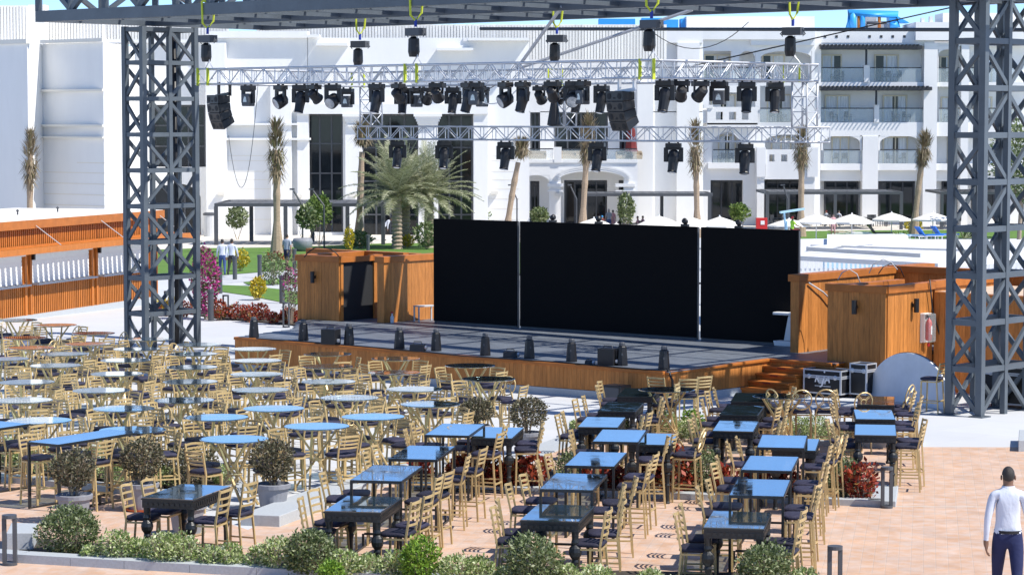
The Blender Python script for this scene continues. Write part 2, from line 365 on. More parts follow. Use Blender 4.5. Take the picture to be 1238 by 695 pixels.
# ================================================================ steel gantry over the stage
GU, GV = Vector((math.cos(math.radians(42)), -math.sin(math.radians(42)), 0)), Vector((math.sin(math.radians(42)), math.cos(math.radians(42)), 0))
GO, GZ = Vector((-12.9, 68.0, 0)), 8.05
def R_(u, v, z): return GO + GU * u + GV * v + Vector((0, 0, z))
gan = thing('stage_gantry', 'huge slate grey steel gantry spanning the stage on two lattice towers', 'gantry', R_(0, 0, gz(68)))
def gpart(mb, name, m=None, par=None, bev=0.0):
    o = mb.build(name, m or M['steel'], par or gan, bevel=bev)
    if o.parent == gan: o.location = -gan.location
    return o
UL, DP, RH = 28.6, 8.2, 1.55
def girder(v, name):
    m = MB()
    m.bar(R_(0, v, GZ + .15), R_(UL, v, GZ + .15), .24, .30); m.bar(R_(0, v, GZ + RH), R_(UL, v, GZ + RH), .24, .26)
    n = 20; st = UL / n
    for i in range(n + 1):
        m.bar(R_(i * st, v, GZ + .3), R_(i * st, v, GZ + RH - .12), .17)
        if i < n:
            a, b = (.3, RH - .12) if i % 2 else (RH - .12, .3)
            m.bar(R_(i * st, v, GZ + a), R_((i + 1) * st, v, GZ + b), .14)
    gpart(m, name)
girder(0, 'front_girder'); girder(DP, 'rear_girder'); girder(DP / 2, 'middle_girder')
for u in (0.0, UL):
    m = MB(); m.bar(R_(u, .13, GZ + .14), R_(u, DP - .13, GZ + .14), .22, .26); m.bar(R_(u, .13, GZ + RH), R_(u, DP - .13, GZ + RH), .2, .22)
    for i in range(4):
        v0, v1 = .2 + i * (DP - .4) / 4, .2 + (i + 1) * (DP - .4) / 4
        m.bar(R_(u, v1, GZ + .26), R_(u, v1, GZ + RH - .1), .14)
        m.bar(R_(u, v0, GZ + (.26 if i % 2 else RH - .1)), R_(u, v1, GZ + (RH - .1 if i % 2 else .26)), .12)
    gpart(m, 'side_girder')
n = 15
for i in range(1, n):
    m = MB(); u = i * UL / n; m.bar(R_(u, .13, GZ + .10), R_(u, DP - .13, GZ + .10), .09, .10); gpart(m, 'cross_beam')
for k in range(1, 6):
    if k == 3: continue
    m = MB(); v = DP * k / 6 + (.3 if k > 3 else 0); m.bar(R_(.12, v, GZ + .20), R_(UL - .12, v, GZ + .20), .07, .07)
    gpart(m, 'purlin')
m = MB(); m.tube([R_(9, DP - .2, GZ - .18), R_(26, DP - .2, GZ - .62)], .05); gpart(m, 'hanging_pipe')
m = MB(); m.tube([R_(12.3, 5.8, 6.7), R_(15.4, 4.0, GZ + .1)], .045); m.tube([R_(12.3, 5.8, 6.7), R_(16.6, 7.6, GZ + .1)], .045); gpart(m, 'diagonal_strut', M['alu'])
def tower(u0, v0, w, d, bays, name):
    b = R_(u0, v0, 0); zb = gz(b.y); top = GZ - .02
    t = MB()
    cs = [(u0, v0), (u0 - w, v0), (u0 - w, v0 + d), (u0, v0 + d)]
    zs = [top - (top - zb) * k / bays for k in range(bays + 1)]
    fr = [(cs[0], cs[1], 1), (cs[1], cs[2], 2), (cs[2], cs[3], 1), (cs[3], cs[0], 2)]
    for (p, q, seg) in fr:
        for k in range(bays + 1):
            z = zs[k] - (.08 if k == 0 else 0) + (.06 if k == bays else 0)
            if k == bays: continue
            t.bar(R_(*p, z), R_(*q, z), .10, .12)
        for k in range(bays):
            for sgi in range(seg):
                a = Vector(p).lerp(Vector(q), sgi / seg); c = Vector(p).lerp(Vector(q), (sgi + 1) / seg)
                fl = (k + sgi) % 2
                z0, z1 = (zs[k] - .1, zs[k + 1] + .02) if fl else (zs[k + 1] + .02, zs[k] - .1)
                t.bar(R_(a.x, a.y, z0), R_(c.x, c.y, z1), .07, .095)
    to = gpart(t, 'tower')
    for (p, q, seg) in fr:
        m = MB(); m.bar(R_(*p, zb - .1), R_(*p, top), .15, .15, up=GU); gpart(m, 'post', par=to).location = (0, 0, 0)
        if seg == 2:
            a = Vector(p).lerp(Vector(q), .5); m = MB(); m.bar(R_(a.x, a.y, zb - .1), R_(a.x, a.y, top), .12, .12, up=GU); gpart(m, 'post', par=to).location = (0, 0, 0)
    for p in cs:
        m = MB(); c = R_(*p, zb); m.box((c.x, c.y, gz(c.y) + .012), (.34, .34, .03), -math.radians(42)); gpart(m, 'base_plate', par=to)
    return to
tl = tower(.45, 3.25, .78, 1.92, 9, 'tower'); tower(27.7, 3.2, .74, 1.92, 9, 'tower')
# cable drum of black rope running down inside the left tower
m = MB(); c = R_(.1, 4.7, 0); m.tube([(c.x, c.y, gz(c.y) + .02), (c.x + .02, c.y, 3), (c.x - .01, c.y, GZ - .2)], .07); tag(m.build('cable_bundle', M['black'], smooth=True), 'thick black cable bundle running down inside the distant lattice tower', 'cable')

# ================================================================ lighting truss
def box_truss(p0, p1, s, bay, mbs):
    ch, lc = mbs; p0, p1 = Vector(p0), Vector(p1); d = (p1 - p0); Ln = d.length; d.normalize()
    up = Vector((0, 0, 1)) if abs(d.z) < .9 else GU
    x = d.cross(up).normalized() * s / 2; y = x.cross(d).normalized() * s / 2
    cs = [x + y, -x + y, -x - y, x - y]
    for c in cs: ch.tube([p0 + c, p1 + c], .026, 6)
    k = max(2, round(Ln / bay))
    for i in range(k + 1):
        q = p0 + d * (Ln * i / k)
        for a, b in zip(cs, cs[1:] + cs[:1]):
            lc.tube([q + a, q + b], .012, 5, cap=False)
            if i < k:
                q2 = p0 + d * (Ln * (i + 1) / k)
                lc.tube([q + a, q2 + b] if i % 2 else [q + b, q2 + a], .013, 5, cap=False)
TZ, TS = 6.49, .38
tr = thing('lighting_truss', 'silver aluminium box truss frame slung under the grey gantry', 'truss', R_(6.6, 0, TZ))
def tpart(mbs, name):
    o = mbs[0].build(name, M['alu'], tr, smooth=True); o.location = -tr.location
    l = mbs[1].build('lacing', M['alu'], o, smooth=True)
TU0, TU1, TV = 6.7, 21.55, 5.83
for (a, b) in (((TU0, 0, TZ), (TU1, 0, TZ)), ((TU1 - .2, .2, TZ), (TU1 - .2, TV - .2, TZ)), ((TU0 + .2, .2, TZ), (TU0 + .2, TV - .2, TZ)), ((TU0, TV, TZ), (TU1, TV, TZ)), ((TU0 - .1, TV, 5.05), (TU1 + .35, TV, 5.05))):
    mbs = (MB(), MB()); box_truss(R_(*a), R_(*b), TS if b[2] > 6 else .34, .42, mbs); tpart(mbs, 'truss_segment')
for u in (TU0 + .25, 13.9, TU1 - .25):
    mbs = (MB(), MB()); box_truss(R_(u, TV, TZ - .2), R_(u, TV, 5.23), .42, .4, mbs); tpart(mbs, 'truss_column')
def u_at(px, v):
    k = (px - CX) / F_PX   # depth along the ray is close to Y
    o = GO + GV * v
    return (k * o.y - o.x) / (GU.x - k * GU.y)
def v_at(px, u):
    k = (px - CX) / F_PX; o = GO + GU * u
    return (k * o.y - o.x) / (GV.x - k * GV.y)
# chain hoists with slings
def hoist(u, v, big, label):
    t = thing('chain_hoist', label, 'hoist', R_(u, v, TZ + .80), -math.radians(42) + (0 if v < 1 else .3), 'chain hoists on the gantry')
    top = GZ + .35 - (TZ + .80)
    m = MB(); m.tube([(-.05, -.14, top), (-.03, -.14, .55), (0, 0, .42)], .028, 6); m.tube([(.12, .14, top), (.06, .14, .6), (0, 0, .42)], .028, 6); m.bar((-.05, -.14, top), (.12, .14, top), .06); m.build('sling', M['yellow'], t)
    m = MB(); m.tube([(0, 0, .45), (0, 0, .28)], .035, 6); m.build('strap', M['blue'], t)
    m = MB(); m.box((0, 0, .16), (.46, .26, .18)); m.tube([(.24, .0, .2), (.3, 0, .1), (.24, 0, .04)], .014, 5); m.tube([(-.24, 0, .2), (-.3, 0, .1), (-.24, 0, .04)], .014, 5); m.build('motor', M['boll'], t, bevel=.02)
    m = MB(); m.lathe([(.05, .06), (.13, .0), (.14, -.30), (.11, -.42)], (-.06, 0, 0), 10); m.build('chain_bag', M['black'], t, smooth=False)
    m = MB(); m.tube([(.05, 0, .05), (.05, 0, -.40), (-.12, 0, -.62), (.05, 0, -.41), (.22, 0, -.62)], .015, 5); m.build('chain', M['alu'], t)
    for sx in (-.14, .24): m = MB(); m.bar((sx, -.215, -.58), (sx, -.215, -1.03), .09, .02); m.build('truss_sling', M['yellow'], t)
for i, (u, v) in enumerate([(6.95, 0), (u_at(503, 0), 0), (21.4, 0), (u_at(436, TV), TV), (u_at(673, TV), TV), (u_at(966, TV), TV - .3)]):
    hoist(u, v, 1, ['black chain hoist on a yellow sling over the far left corner of front truss', 'black chain hoist at middle of the front truss', 'black chain hoist above the near corner where the truss turns', 'black chain hoist on short sling above left end of rear truss', 'black chain hoist above middle of the rear truss', 'black chain hoist above right end of rear truss by hotel balconies'][i])

# ---- lamps under the truss
def head_lamp(kind):
    t = thing('moving_head_lamp', 'black moving head lamp', 'stage light', (0, 0, 0), 0, 'stage lights hanging from the truss')
    m = MB(); m.box((0, 0, -.12), (.42, .24, .13)); m.box((-.12, 0, -.03), (.05, .08, .07)); m.box((.12, 0, -.03), (.05, .08, .07)); m.build('base', M['black'], t, bevel=.015)
    if kind == 'par':
        t.name = 'par_can'
        m = MB(); m.bar((-.16, 0, 0), (-.16, 0, -.34), .03, .05); m.bar((.16, 0, 0), (.16, 0, -.34), .03, .05); m.build('yoke', M['black'], t)
        c = MB(); pr = [(.06, .2), (.13, .16), (.15, -.12), (.17, -.14), (.17, -.18)]; c.lathe(pr, (0, 0, 0), 14); h = c.build('head', M['black'], t, smooth=False); h.location = (0, 0, -.36); h.rotation_euler = (math.radians(50), math.radians(20), 0)
        return t
    m = MB(); m.bar((-.2, 0, -.17), (-.2, 0, -.55), .07, .12); m.bar((.2, 0, -.17), (.2, 0, -.55), .07, .12); m.bar((-.22, 0, -.2), (.22, 0, -.2), .1, .07); m.build('yoke', M['black'], t, bevel=.012)
    if kind == 'box':
        m = MB(); m.box((0, 0, -.46), (.30, .26, .36)); h = m.build('head', M['boll'], t, bevel=.03)
        m = MB(); m.poly([(-.07, -.135, -.52), (.07, -.135, -.52), (.05, -.135, -.40), (0, -.135, -.36), (-.05, -.135, -.40)]); m.build('lens', M['lens'], h)
    elif kind == 'wash':
        m = MB(); m.lathe([(.10, .20), (.17, .14), (.19, 0), (.19, -.14), (.165, -.17)], (0, 0, 0), 16); h = m.build('head', M['black'], t, smooth=True); h.location = (0, 0, -.50); h.rotation_euler = (math.radians(-62), math.radians(8), 0)
        m = MB(); m.lathe([(.15, -.172), (.15, -.18), (.05, -.186)], (0, 0, 0), 16); m.build('lens', M['lens'], h)
    else:
        m = MB(); m.lathe([(.09, .26), (.15, .22), (.16, .05), (.135, -.10), (.125, -.30), (.135, -.33), (.10, -.34)], (0, 0, 0), 12); h = m.build('head', M['black'], t, smooth=False); h.location = (0, 0, -.50); h.rotation_euler = (math.radians(-14), math.radians(5), 0)
        m = MB(); m.lathe([(.09, -.342), (.09, -.35)], (0, 0, 0), 12); m.build('lens', M['lens'], h)
    return t
protos = {k: head_lamp(k) for k in ('spot', 'wash', 'par', 'box')}
used = {}
KN = dict(spot='moving head spotlight', wash='moving head wash light with pale lens', par='round par can', box='boxy scanner light')
def put_lamp(kind, loc, rz, label, sc_=1.0):
    p = protos[kind]
    if kind not in used:
        used[kind] = 1; p.location = loc; p.rotation_euler = (0, 0, rz); p.scale = (sc_,) * 3; p['label'] = label; return
    copy_tree(p, loc, rz, label, scale=sc_)
FRONT = [(301, 'box'), (340, 'wash'), (364, 'spot'), (381, 'par'), (403, 'wash'), (456, 'spot'), (482, 'par'), (529, 'par'), (566, 'spot'), (575, 'box'), (611, 'wash'), (632, 'spot'), (668, 'par'), (693, 'wash'), (704, 'box')]
REAR = [(420, 'box'), (487, 'spot'), (504, 'box'), (518, 'par'), (548, 'spot'), (583, 'box'), (653, 'par'), (679, 'par'), (697, 'spot'), (727, 'spot')]
SIDE = [(803, 'spot'), (823, 'par'), (846, 'par'), (869, 'box'), (902, 'spot'), (936, 'spot')]
LOW = [(481, 'spot'), (537, 'spot'), (611, 'spot'), (722, 'spot'), (814, 'spot'), (900, 'spot')]
for i, (x, k) in enumerate(FRONT): put_lamp(k, R_(u_at(x, 0), 0, TZ - TS / 2), random.uniform(-.6, .6) - .5, f'black {KN[k]}, {ORD[i]} from the left under the front truss', .88)
for i, (x, k) in enumerate(REAR): put_lamp(k, R_(u_at(x, TV), TV, TZ - TS / 2), random.uniform(-.8, .8), f'black {KN[k]}, {ORD[i]} from the left under the upper rear truss', .88)
for i, (x, k) in enumerate(SIDE): put_lamp(k, R_(TU1 - .2, v_at(x, TU1 - .2), TZ - TS / 2), random.uniform(-.5, .5), f'black {KN[k]}, {ORD[i]} from the near corner under the side truss', .88)
for i, (x, k) in enumerate(LOW): put_lamp(k, R_(u_at(x, TV), TV, 5.05 - .17), random.uniform(-.3, .3), f'black {KN[k]}, {ORD[i]} from the left under the low crossbar truss', .92)
# small fixtures standing on the truss and on top of the screens come with the stage
# ---- line array loudspeakers
def line_array(u, label, k):
    t = thing('line_array', label, 'loudspeaker', R_(u, -.05, TZ - TS / 2), -.95, 'line array loudspeakers')
    m = MB(); m.bar((-.2, 0, .05), (-.2, 0, -.32), .06); m.bar((.2, .1, .05), (.2, .1, -.3), .06); m.bar((-.32, 0, -.3), (.36, 0, -.24), .07); m.build('rigging_frame', M['alu'] if k else M['black'], t)
    ang = 0; y, z = 0.0, -.28
    for i in range(4):
        ca, sa = math.cos(ang), math.sin(ang)
        m = MB()
        def q(x, yy, zz): return (x, y + yy * ca + zz * sa, z + zz * ca - yy * sa)
        h, w, d = .22, .30, .40
        b = [q(-w, -.3, -h), q(w, -.3, -h), q(w * .7, d - .3, -h * .85), q(-w * .7, d - .3, -h * .85)]
        tp = [q(-w, -.3, 0), q(w, -.3, 0), q(w * .7, d - .3, -h * .1), q(-w * .7, d - .3, -h * .1)]
        m.hexa(b, tp); c = m.build('cabinet', M['black'], t, bevel=.012)
        g = MB()
        for sx in (-.18, .18):
            pts = [q(sx + .07 * math.cos(2 * PI * j / 12), -.306, -.11 + .07 * math.sin(2 * PI * j / 12)) for j in range(12)]; g.poly(pts)
        g.poly([q(-.03, -.307, -.17), q(.03, -.307, -.17), q(.03, -.307, -.13), q(-.03, -.307, -.13)]); g.build('speaker_cone', M['blackm'], c)
        fb = q(0, -.3, -h - .006); ang -= math.radians(8); ca, sa = math.cos(ang), math.sin(ang); y, z = fb[1] + .3 * ca, fb[2] - .3 * sa
line_array(u_at(272, 0), 'black curved line array loudspeaker hanging at far left of the truss', 0)
line_array(u_at(757, 0), 'black curved line array loudspeaker hanging near the truss corner', 1)
m = MB(); c = R_(13.9, TV - .4, 5.6); m.lathe([(.03, .45), (.08, .3), (.17, -.2), (.19, -.33), (.12, -.36)], c, 9); tag(m.build('cable_bag', M['black']), 'black cloth bag of slack cable hanging from the rear truss', 'bag')
def cable(name, pts, r, mt, label, cat='cable'):
    m = MB(); m.tube(pts, r, 5); return tag(m.build(name, M[mt], smooth=True), label, cat)
def sag(a, b, s, n=12):
    a, b = Vector(a), Vector(b); return [a.lerp(b, i / n) + Vector((0, 0, -s * 4 * (i / n) * (1 - i / n))) for i in range(n + 1)]
cable('loose_cable', sag(R_(u_at(277, 0), 0, 5.0), R_(u_at(313, 0), 0, 6.3), 1.9, 16), .008, 'boll', 'thin grey cable drooping in a loop below the far left loudspeaker')
cable('loose_cable', sag(R_(8.5, TV, 6.3), R_(11.5, TV, 6.28), .35), .012, 'black', 'thin cable sagging between lamps at the left of the rear truss')
cable('loose_cable', sag(R_(11, TV - .2, 5.95), R_(12.5, TV - .2, 6.2), .25), .014, 'white', 'white cable drooping among the lamps mid truss')
cable('guy_wire', [R_(18, TV, 6.7), R_(24.5, 8, 8.1)], .016, 'black', 'dark guy wire slanting up from the side truss to the gantry')
cable('festoon_wire', sag(P(790, 40, 120), P(905, 27, 120), 1.0), .02, 'black', 'thin wire with small lamps sagging before the hotel roof')

# ================================================================ stage
SU, SV = Vector((math.cos(math.radians(40)), -math.sin(math.radians(40)), 0)), Vector((math.sin(math.radians(40)), math.cos(math.radians(40)), 0))
ZD = -.16
FL, FR, RB = Vector((-7.1, 63.54, 0)), Vector((3.39, 54.71, 0)), Vector((6.0, 57.77, 0))
EX = RB + SU * 1.78
stg = thing('stage', 'low timber stage with dark deck, plank fascia and side steps', 'stage', (0, 60, gz(60)))
def spart(m, name, mt, par=None, **k):
    o = m.build(name, M[mt], par or stg, **k)
    if o.parent == stg: o.location = -stg.location
    return o
deckpoly = [FL, FR, RB, EX, EX + SV * 5.5, Vector((6.0, 64.5, 0)), Vector((-3.0, 71.6, 0)), Vector((-6.0, 69.6, 0)), Vector((-5.85, 66.0, 0))]
m = MB(); m.prism(deckpoly, ZD - .12, ZD - .012); spart(m, 'deck_slab', 'blackm')
# deck boards clipped simply: long boards along SU
m = MB()
def inpoly(p, poly):
    r = False; j = len(poly) - 1
    for i in range(len(poly)):
        a, b = poly[i], poly[j]
        if (a.y > p[1]) != (b.y > p[1]) and p[0] < (b.x - a.x) * (p[1] - a.y) / (b.y - a.y) + a.x: r = not r
        j = i
    return r
vv = 0.0
while vv < 14:
    c0 = FR + SV * (vv + .07); uu = -16.0; run = None
    while uu < 6:
        p = c0 + SU * uu; ok = inpoly(p, deckpoly)
        if ok and run is None: run = uu
        if (not ok or (uu - run > 2.4 if run is not None else False)) and run is not None:
            a, b = c0 + SU * (run + .004), c0 + SU * (uu - .004); m.bar((a.x, a.y, ZD - .004), (b.x, b.y, ZD - .004), .136, .02); run = uu if ok else None
        uu += .1
    vv += .142
spart(m, 'deck_boards', 'deck')
def planks(m, a, b, z0f, z1, w=.125, th=.03, out=None):
    a, b = Vector(a[:2]), Vector(b[:2]); d = b - a; L = d.length; d.normalize(); nn = Vector((d.y, -d.x))
    if out is not None and nn.dot(Vector(out[:2])) < 0: nn = -nn
    k = max(1, round(L / w))
    for i in range(k):
        p = a + d * (L * i / k + .0025); q = a + d * (L * (i + 1) / k - .0025); t = th + random.uniform(-.002, .002)
        z0 = z0f(p.x, p.y) if callable(z0f) else z0f
        ps = [p, q, q + nn * t, p + nn * t]
        m.prism(ps, z0, z1(p.x, p.y) if callable(z1) else z1)
gk = lambda x, y: gz(y) + .18
m = MB(); planks(m, FL, FR, gk, ZD - .07, out=-SV); spart(m, 'front_fascia', 'wood')
m = MB(); planks(m, FR, RB, gk, ZD - .07, out=SU); spart(m, 'side_fascia', 'wood')
m = MB(); planks(m, RB, EX, gk, ZD - .07, out=-SV); planks(m, EX, EX + SV * 2.2, gk, ZD - .07, out=SU); planks(m, Vector((-5.85, 66, 0)), FL, gk, ZD - .07, out=(-1, 0)); spart(m, 'return_fascia', 'wood')
m = MB()
for a, b, o in ((FL, FR, -SV), (FR, RB, SU), (RB, EX, -SV), (EX, EX + SV * 2.2, SU)):
    o = o * .02; d = (b - a).normalized()
    m.bar(a + o + Vector((0, 0, ZD - .03)), b + o + Vector((0, 0, ZD - .03)), .13, .075)
spart(m, 'edge_nosing', 'woodd', bevel=.02)
m = MB()
for a, b, o in ((FL, FR, -SV), (FR, RB, SU), (RB, EX, -SV), (EX, EX + SV * 2.2, SU)):
    q = [(a + o * .045), (b + o * .045), (b - o * .05), (a - o * .05)]
    if (q[1] - q[0]).cross(q[2] - q[1]).z < 0: q = q[::-1]
    m.prism(q, lambda x, y: gz(y) - .05, lambda x, y: gz(y) + .17)
spart(m, 'stone_plinth', 'granite')
st = MB(); s0 = RB + SU * .03
for k in range(1, 5):
    z = ZD - k * .145; a = s0 - SV * (.30 * k) ; 
    st.prism([a, a + SU * (1.12), a + SU * 1.12 + SV * .33, a + SV * .33], z - .05, z)
    st.prism([a + SV * .05, a + SV * .05 + SU * 1.12, a + SV * .08 + SU * 1.12, a + SV * .08], z - .17 if k < 4 else gz(a.y), z - .052)
so_ = spart(st, 'steps', 'woodd', bevel=.008)
m = MB()
for k in range(1, 5):
    z = ZD - k * .145; a = s0 - SV * (.30 * k - .05) + SU * 1.08; m.prism([a, a + SU * .035, a + SU * .035 + SV * .30, a + SV * .30], lambda x, y: gz(y), z - .06)
spart(m, 'stringer', 'wood', par=so_)
m = MB()
for k in range(0, 4):
    z = ZD - k * .145; a = s0 - SV * (.30 * k + .013) + SU * .42; m.prism([a, a + SU * .22, a + SU * .22 + SV * .006, a + SV * .006], z - .045, z - .02)
spart(m, 'warning_sticker', 'reds', par=so_)
# screens
SCA = Vector((-2.16, 68.0, 0)); sd = Vector((math.cos(math.radians(38)), -math.sin(math.radians(38)), 0)); sn = Vector((-sd.y, sd.x, 0))
def s_at(px):
    k = (px - CX) / F_PX; return (k * SCA.y - SCA.x) / (sd.x - k * sd.y)
for (x0, x1, lb) in ((524, 624.6, 'black LED screen panel, narrow one beside the left plank wall'), (628.5, 842.5, 'wide black LED screen panel in the middle of the stage'), (847.5, 965, 'black LED screen panel next to white table on stage')):
    a, b = SCA + sd * s_at(x0), SCA + sd * s_at(x1)
    t = thing('led_screen', lb, 'screen', (a + b) / 2 + Vector((0, 0, ZD)), -math.radians(38), 'black screens across the stage back'); L = (b - a).length
    m = MB(); m.bb(-L / 2, 0, .06, L / 2, .09, 2.86)
    m.build('screen_panel', M['screen'], t)
    m = MB(); m.bb(-L / 2 + .02, .095, .0, -L / 2 + .07, .16, 2.84); m.bb(L / 2 - .07, .095, .0, L / 2 - .02, .16, 2.84)
    for k in range(1, int(L) + 1): m.bb(-L / 2 + k * L / (int(L) + 1) - .02, .095, 0, -L / 2 + k * L / (int(L) + 1) + .02, .16, 2.84)
    m.bb(-L / 2, .165, 1.4, L / 2, .2, 1.45); m.bb(-L / 2 + .01, .02, 0, L / 2 - .01, .08, .058); m.build('support_frame', M['boll'], t)
    m = MB(); m.bb(L / 2 + .004, .02, .0, L / 2 + .02, .08, 2.84); m.build('edge_trim', M['boll'], t)
for x, lb in ((667, 'left of the two on the wide screen'), (722.5, 'near the middle of the wide screen'), (827, 'right end of the wide screen'), (892, 'on the right hand screen')):
    c = SCA + sd * s_at(x) + sn * .05 + Vector((0, 0, ZD + 2.86))
    t = thing('floor_spot', f'small black lamp on top edge, {lb}', 'stage light', c, random.uniform(-1, 1), 'small lamps along the screen tops')
    m = MB(); m.box((0, 0, .03), (.2, .12, .06)); m.build('base', M['black'], t, bevel=.01)
    m = MB(); m.lathe([(.03, -.07), (.07, -.05), (.075, .05), (.05, .07)], (0, 0, 0), 10); h = m.build('head', M['black'], t, smooth=True); h.location = (0, 0, .13); h.rotation_euler = (1.2, .2, 0)
# wing walls: plank boxes either side
def plank_box(t, a, b, z0, z1, out, th=.10, cap=.17, ov=.05, name='wall_panel'):
    """plank-faced wall from a to b with boards on side `out` and a timber cap"""
    a, b = Vector((a[0], a[1], 0)), Vector((b[0], b[1], 0)); d = (b - a).normalized(); o = Vector(out).normalized()
    m = MB(); q = [a, b, b - o * th, a - o * th]
    if (q[1] - q[0]).cross(q[2] - q[1]).z < 0: q = q[::-1]
    m.prism(q, z0, z1); m2 = m; planks(m2, a, b, z0, z1 - .002, w=.14, out=o); w = m2.build(name, M['wood'], t); w.location = -t.location
    m = MB(); aa, bb_ = a - d * ov, b + d * ov; q = [aa + o * (.03 + ov), bb_ + o * (.03 + ov), bb_ - o * (th + ov), aa - o * (th + ov)]
    if (q[1] - q[0]).cross(q[2] - q[1]).z < 0: q = q[::-1]
    m.prism(q, z1 - cap * .55, z1 + cap * .45); c = m.build('cap_rail', M['woodd'], w, bevel=.008)
    return w
ZT = 1.56
lw = thing('left_wing_box', 'orange plank changing box with black door at stage left end', 'stage wing', (-4.76, 68.4, gz(68.4)))
c0 = Vector((-4.76, 68.4, 0))
plank_box(lw, c0 - SU * 1.62, c0, lambda x, y: gz(y), ZT, -SV)
pw = plank_box(lw, c0 + SV * .02, c0 + SV * .12, ZD - .1, ZT, SU)
plank_box(lw, c0 + SV * 1.36, c0 + SV * 1.62, ZD - .1, ZT, SU)
plank_box(lw, c0 - SU * 1.62 + SV * .1, c0 - SU * 1.62 + SV * 2.6, lambda x, y: gz(y), ZT, -SU)
plank_box(lw, c0 - SU * 1.55 + SV * 2.7, c0 + SV * 2.7, lambda x, y: gz(y), ZT, SV)
m = MB(); q = c0 - SU * .05; m.prism([q + SV * .12, q + SU * .03 + SV * .12, q + SU * .03 + SV * 1.36, q + SV * 1.36], ZD, ZT - .1); d_ = m.build('door', M['blackm'], lw); d_.location = -lw.location
m = MB(); q = c0 + SU * .035; m.prism([q + SV * .12, q + SU * .03 + SV * .12, q + SU * .03 + SV * 1.36, q + SV * 1.36], ZT - .09, ZT + .06); o = m.build('lintel', M['woodd'], lw); o.location = -lw.location
lw2 = thing('left_plank_wall', 'sunlit orange plank wall beside the narrow black screen', 'stage wing', (-3.53, 67.8, ZD))
c1 = Vector((-3.53, 67.8, 0)); plank_box(lw2, c1, c1 + SV * 2.4, ZD - .02, ZT + .03, SU, th=.22)
rw = thing('right_plank_wall', 'sunlit orange plank wall between right screen and corner box', 'stage wing', (6.82, 59.1, ZD))
c2 = Vector((6.82, 59.1, 0)); plank_box(rw, c2, c2 + SV * 6.2, ZD - .02, ZT + .08, SU, th=.2)
rb = thing('right_wing_box', 'orange plank corner box with wall lamps and extinguisher', 'stage wing', (8.5, 56.2, gz(56.2)))
c3 = Vector((8.5, 56.2, 0))
plank_box(rb, c3 - SU * 1.55, c3, lambda x, y: gz(y), ZT, -SV); plank_box(rb, c3 + SV * .02, c3 + SV * 2.0, lambda x, y: gz(y), ZT, SU)
plank_box(rb, c3 - SU * 1.5 + SV * .1, c3 - SU * 1.5 + SV * 3.0, lambda x, y: gz(y), ZT - .05, -SU); plank_box(rb, c3 + SV * 2.1, c3 + SV * 6.5, ZT - .7, ZT + .02, SU)
m = MB(); m.prism([c3 - SU * 1.4 + SV * .15, c3 - SU * .12 + SV * .15, c3 - SU * .12 + SV * 2.0, c3 - SU * 1.4 + SV * 2.0], ZT - .5, ZT - .42); o = m.build('roof_panel', M['black'], rb); o.location = -rb.location
an = thing('low_plank_annex', 'low plank annex with pale plywood top behind the near tower', 'stage wing', (c3 + SV * 2.0 + SU * 2).to_tuple())
an.location.z = gz(58)
ca = c3 + SV * 2.05 + SU * .06; zt = ZT - .17
plank_box(an, ca, ca + SU * 3.6, lambda x, y: gz(y), zt, -SV, cap=.02, ov=0.0); 
m = MB(); m.prism([ca + SV * .12, ca + SU * 3.6 + SV * .12, ca + SU * 3.6 + SV * 3, ca + SV * 3], zt - .04, zt + .015); o = m.build('plywood_top', M['ply'], an); o.location = -an.location
plank_box(an, ca + SU * 3.7, ca + SU * 3.7 + SV * 3, lambda x, y: gz(y), zt + .3, SU)
bw = thing('back_plank_wall', 'long orange plank wall behind the corner boxes', 'stage wing', (9.5, 63, gz(63)))
b0 = c3 + SV * 5.6 - SU * .3; plank_box(bw, b0 - SU * 3.0, b0 + SU * 9, lambda x, y: gz(y), ZT + .1, -SV)
bw2 = thing('back_plank_wall', 'orange plank wall rising behind the left door box', 'stage wing', (-2.6, 71.5, gz(71)))
b1 = Vector((-6.0, 73.2, 0)); plank_box(bw2, b1, b1 + SU * 4.3, lambda x, y: gz(y), ZT - .02, -SV)

def wall_lamp(c, o, label):
    t = thing('wall_lamp', label, 'wall lamp', c, math.atan2(o.y, o.x), 'black cylinder lamps on the plank boxes')
    m = MB(); m.lathe([(.055, -.16), (.06, -.155), (.06, .155), (.055, .16)], (.11, 0, 0), 12); m.build('lamp_body', M['black'], t)
    m = MB(); m.box((.035, 0, 0), (.10, .05, .08)); m.build('bracket', M['black'], t)
def on_plane(px, py, a, n):
    d = Vector(ray(px, py)); o = Vector((0, 0, CZ)); t = (Vector(a) - o).dot(n) / d.dot(n); return o + d * t
wall_lamp(on_plane(381, 335, c0 - SV * .03, SV), -SV, 'black cylinder wall lamp on the left plank box beside the door')
wall_lamp(on_plane(1036, 371, c3 - SV * .03, SV), -SV, 'black cylinder wall lamp on shaded face of right corner box')
wall_lamp(on_plane(1103, 369, c3 + SU * .03, SU), SU, 'black cylinder wall lamp above the fire extinguisher')
e = on_plane(1117, 396, c3 + SU * .03, SU); t = thing('fire_extinguisher', 'red fire extinguisher under a clear cover on the plank box', 'extinguisher', e, math.atan2(SU.y, SU.x))
m = MB(); m.lathe([(.03, -.3), (.075, -.28), (.075, .12), (.05, .19), (.025, .2), (.025, .25)], (.13, 0, 0), 14); m.build('cylinder', M['red'], t, smooth=True)
m = MB(); m.box((.13, .0, .27), (.05, .12, .05)); m.tube([(.13, .05, .25), (.15, .11, .1), (.14, .1, -.1)], .012, 5); m.build('valve', M['black'], t)
m = MB(); m.box((.008, 0, 0), (.012, .34, .68)); m.box((.06, -.16, 0), (.11, .012, .66)); m.box((.06, 0, .33), (.11, .32, .012)); m.build('backplate', M['white'], t)
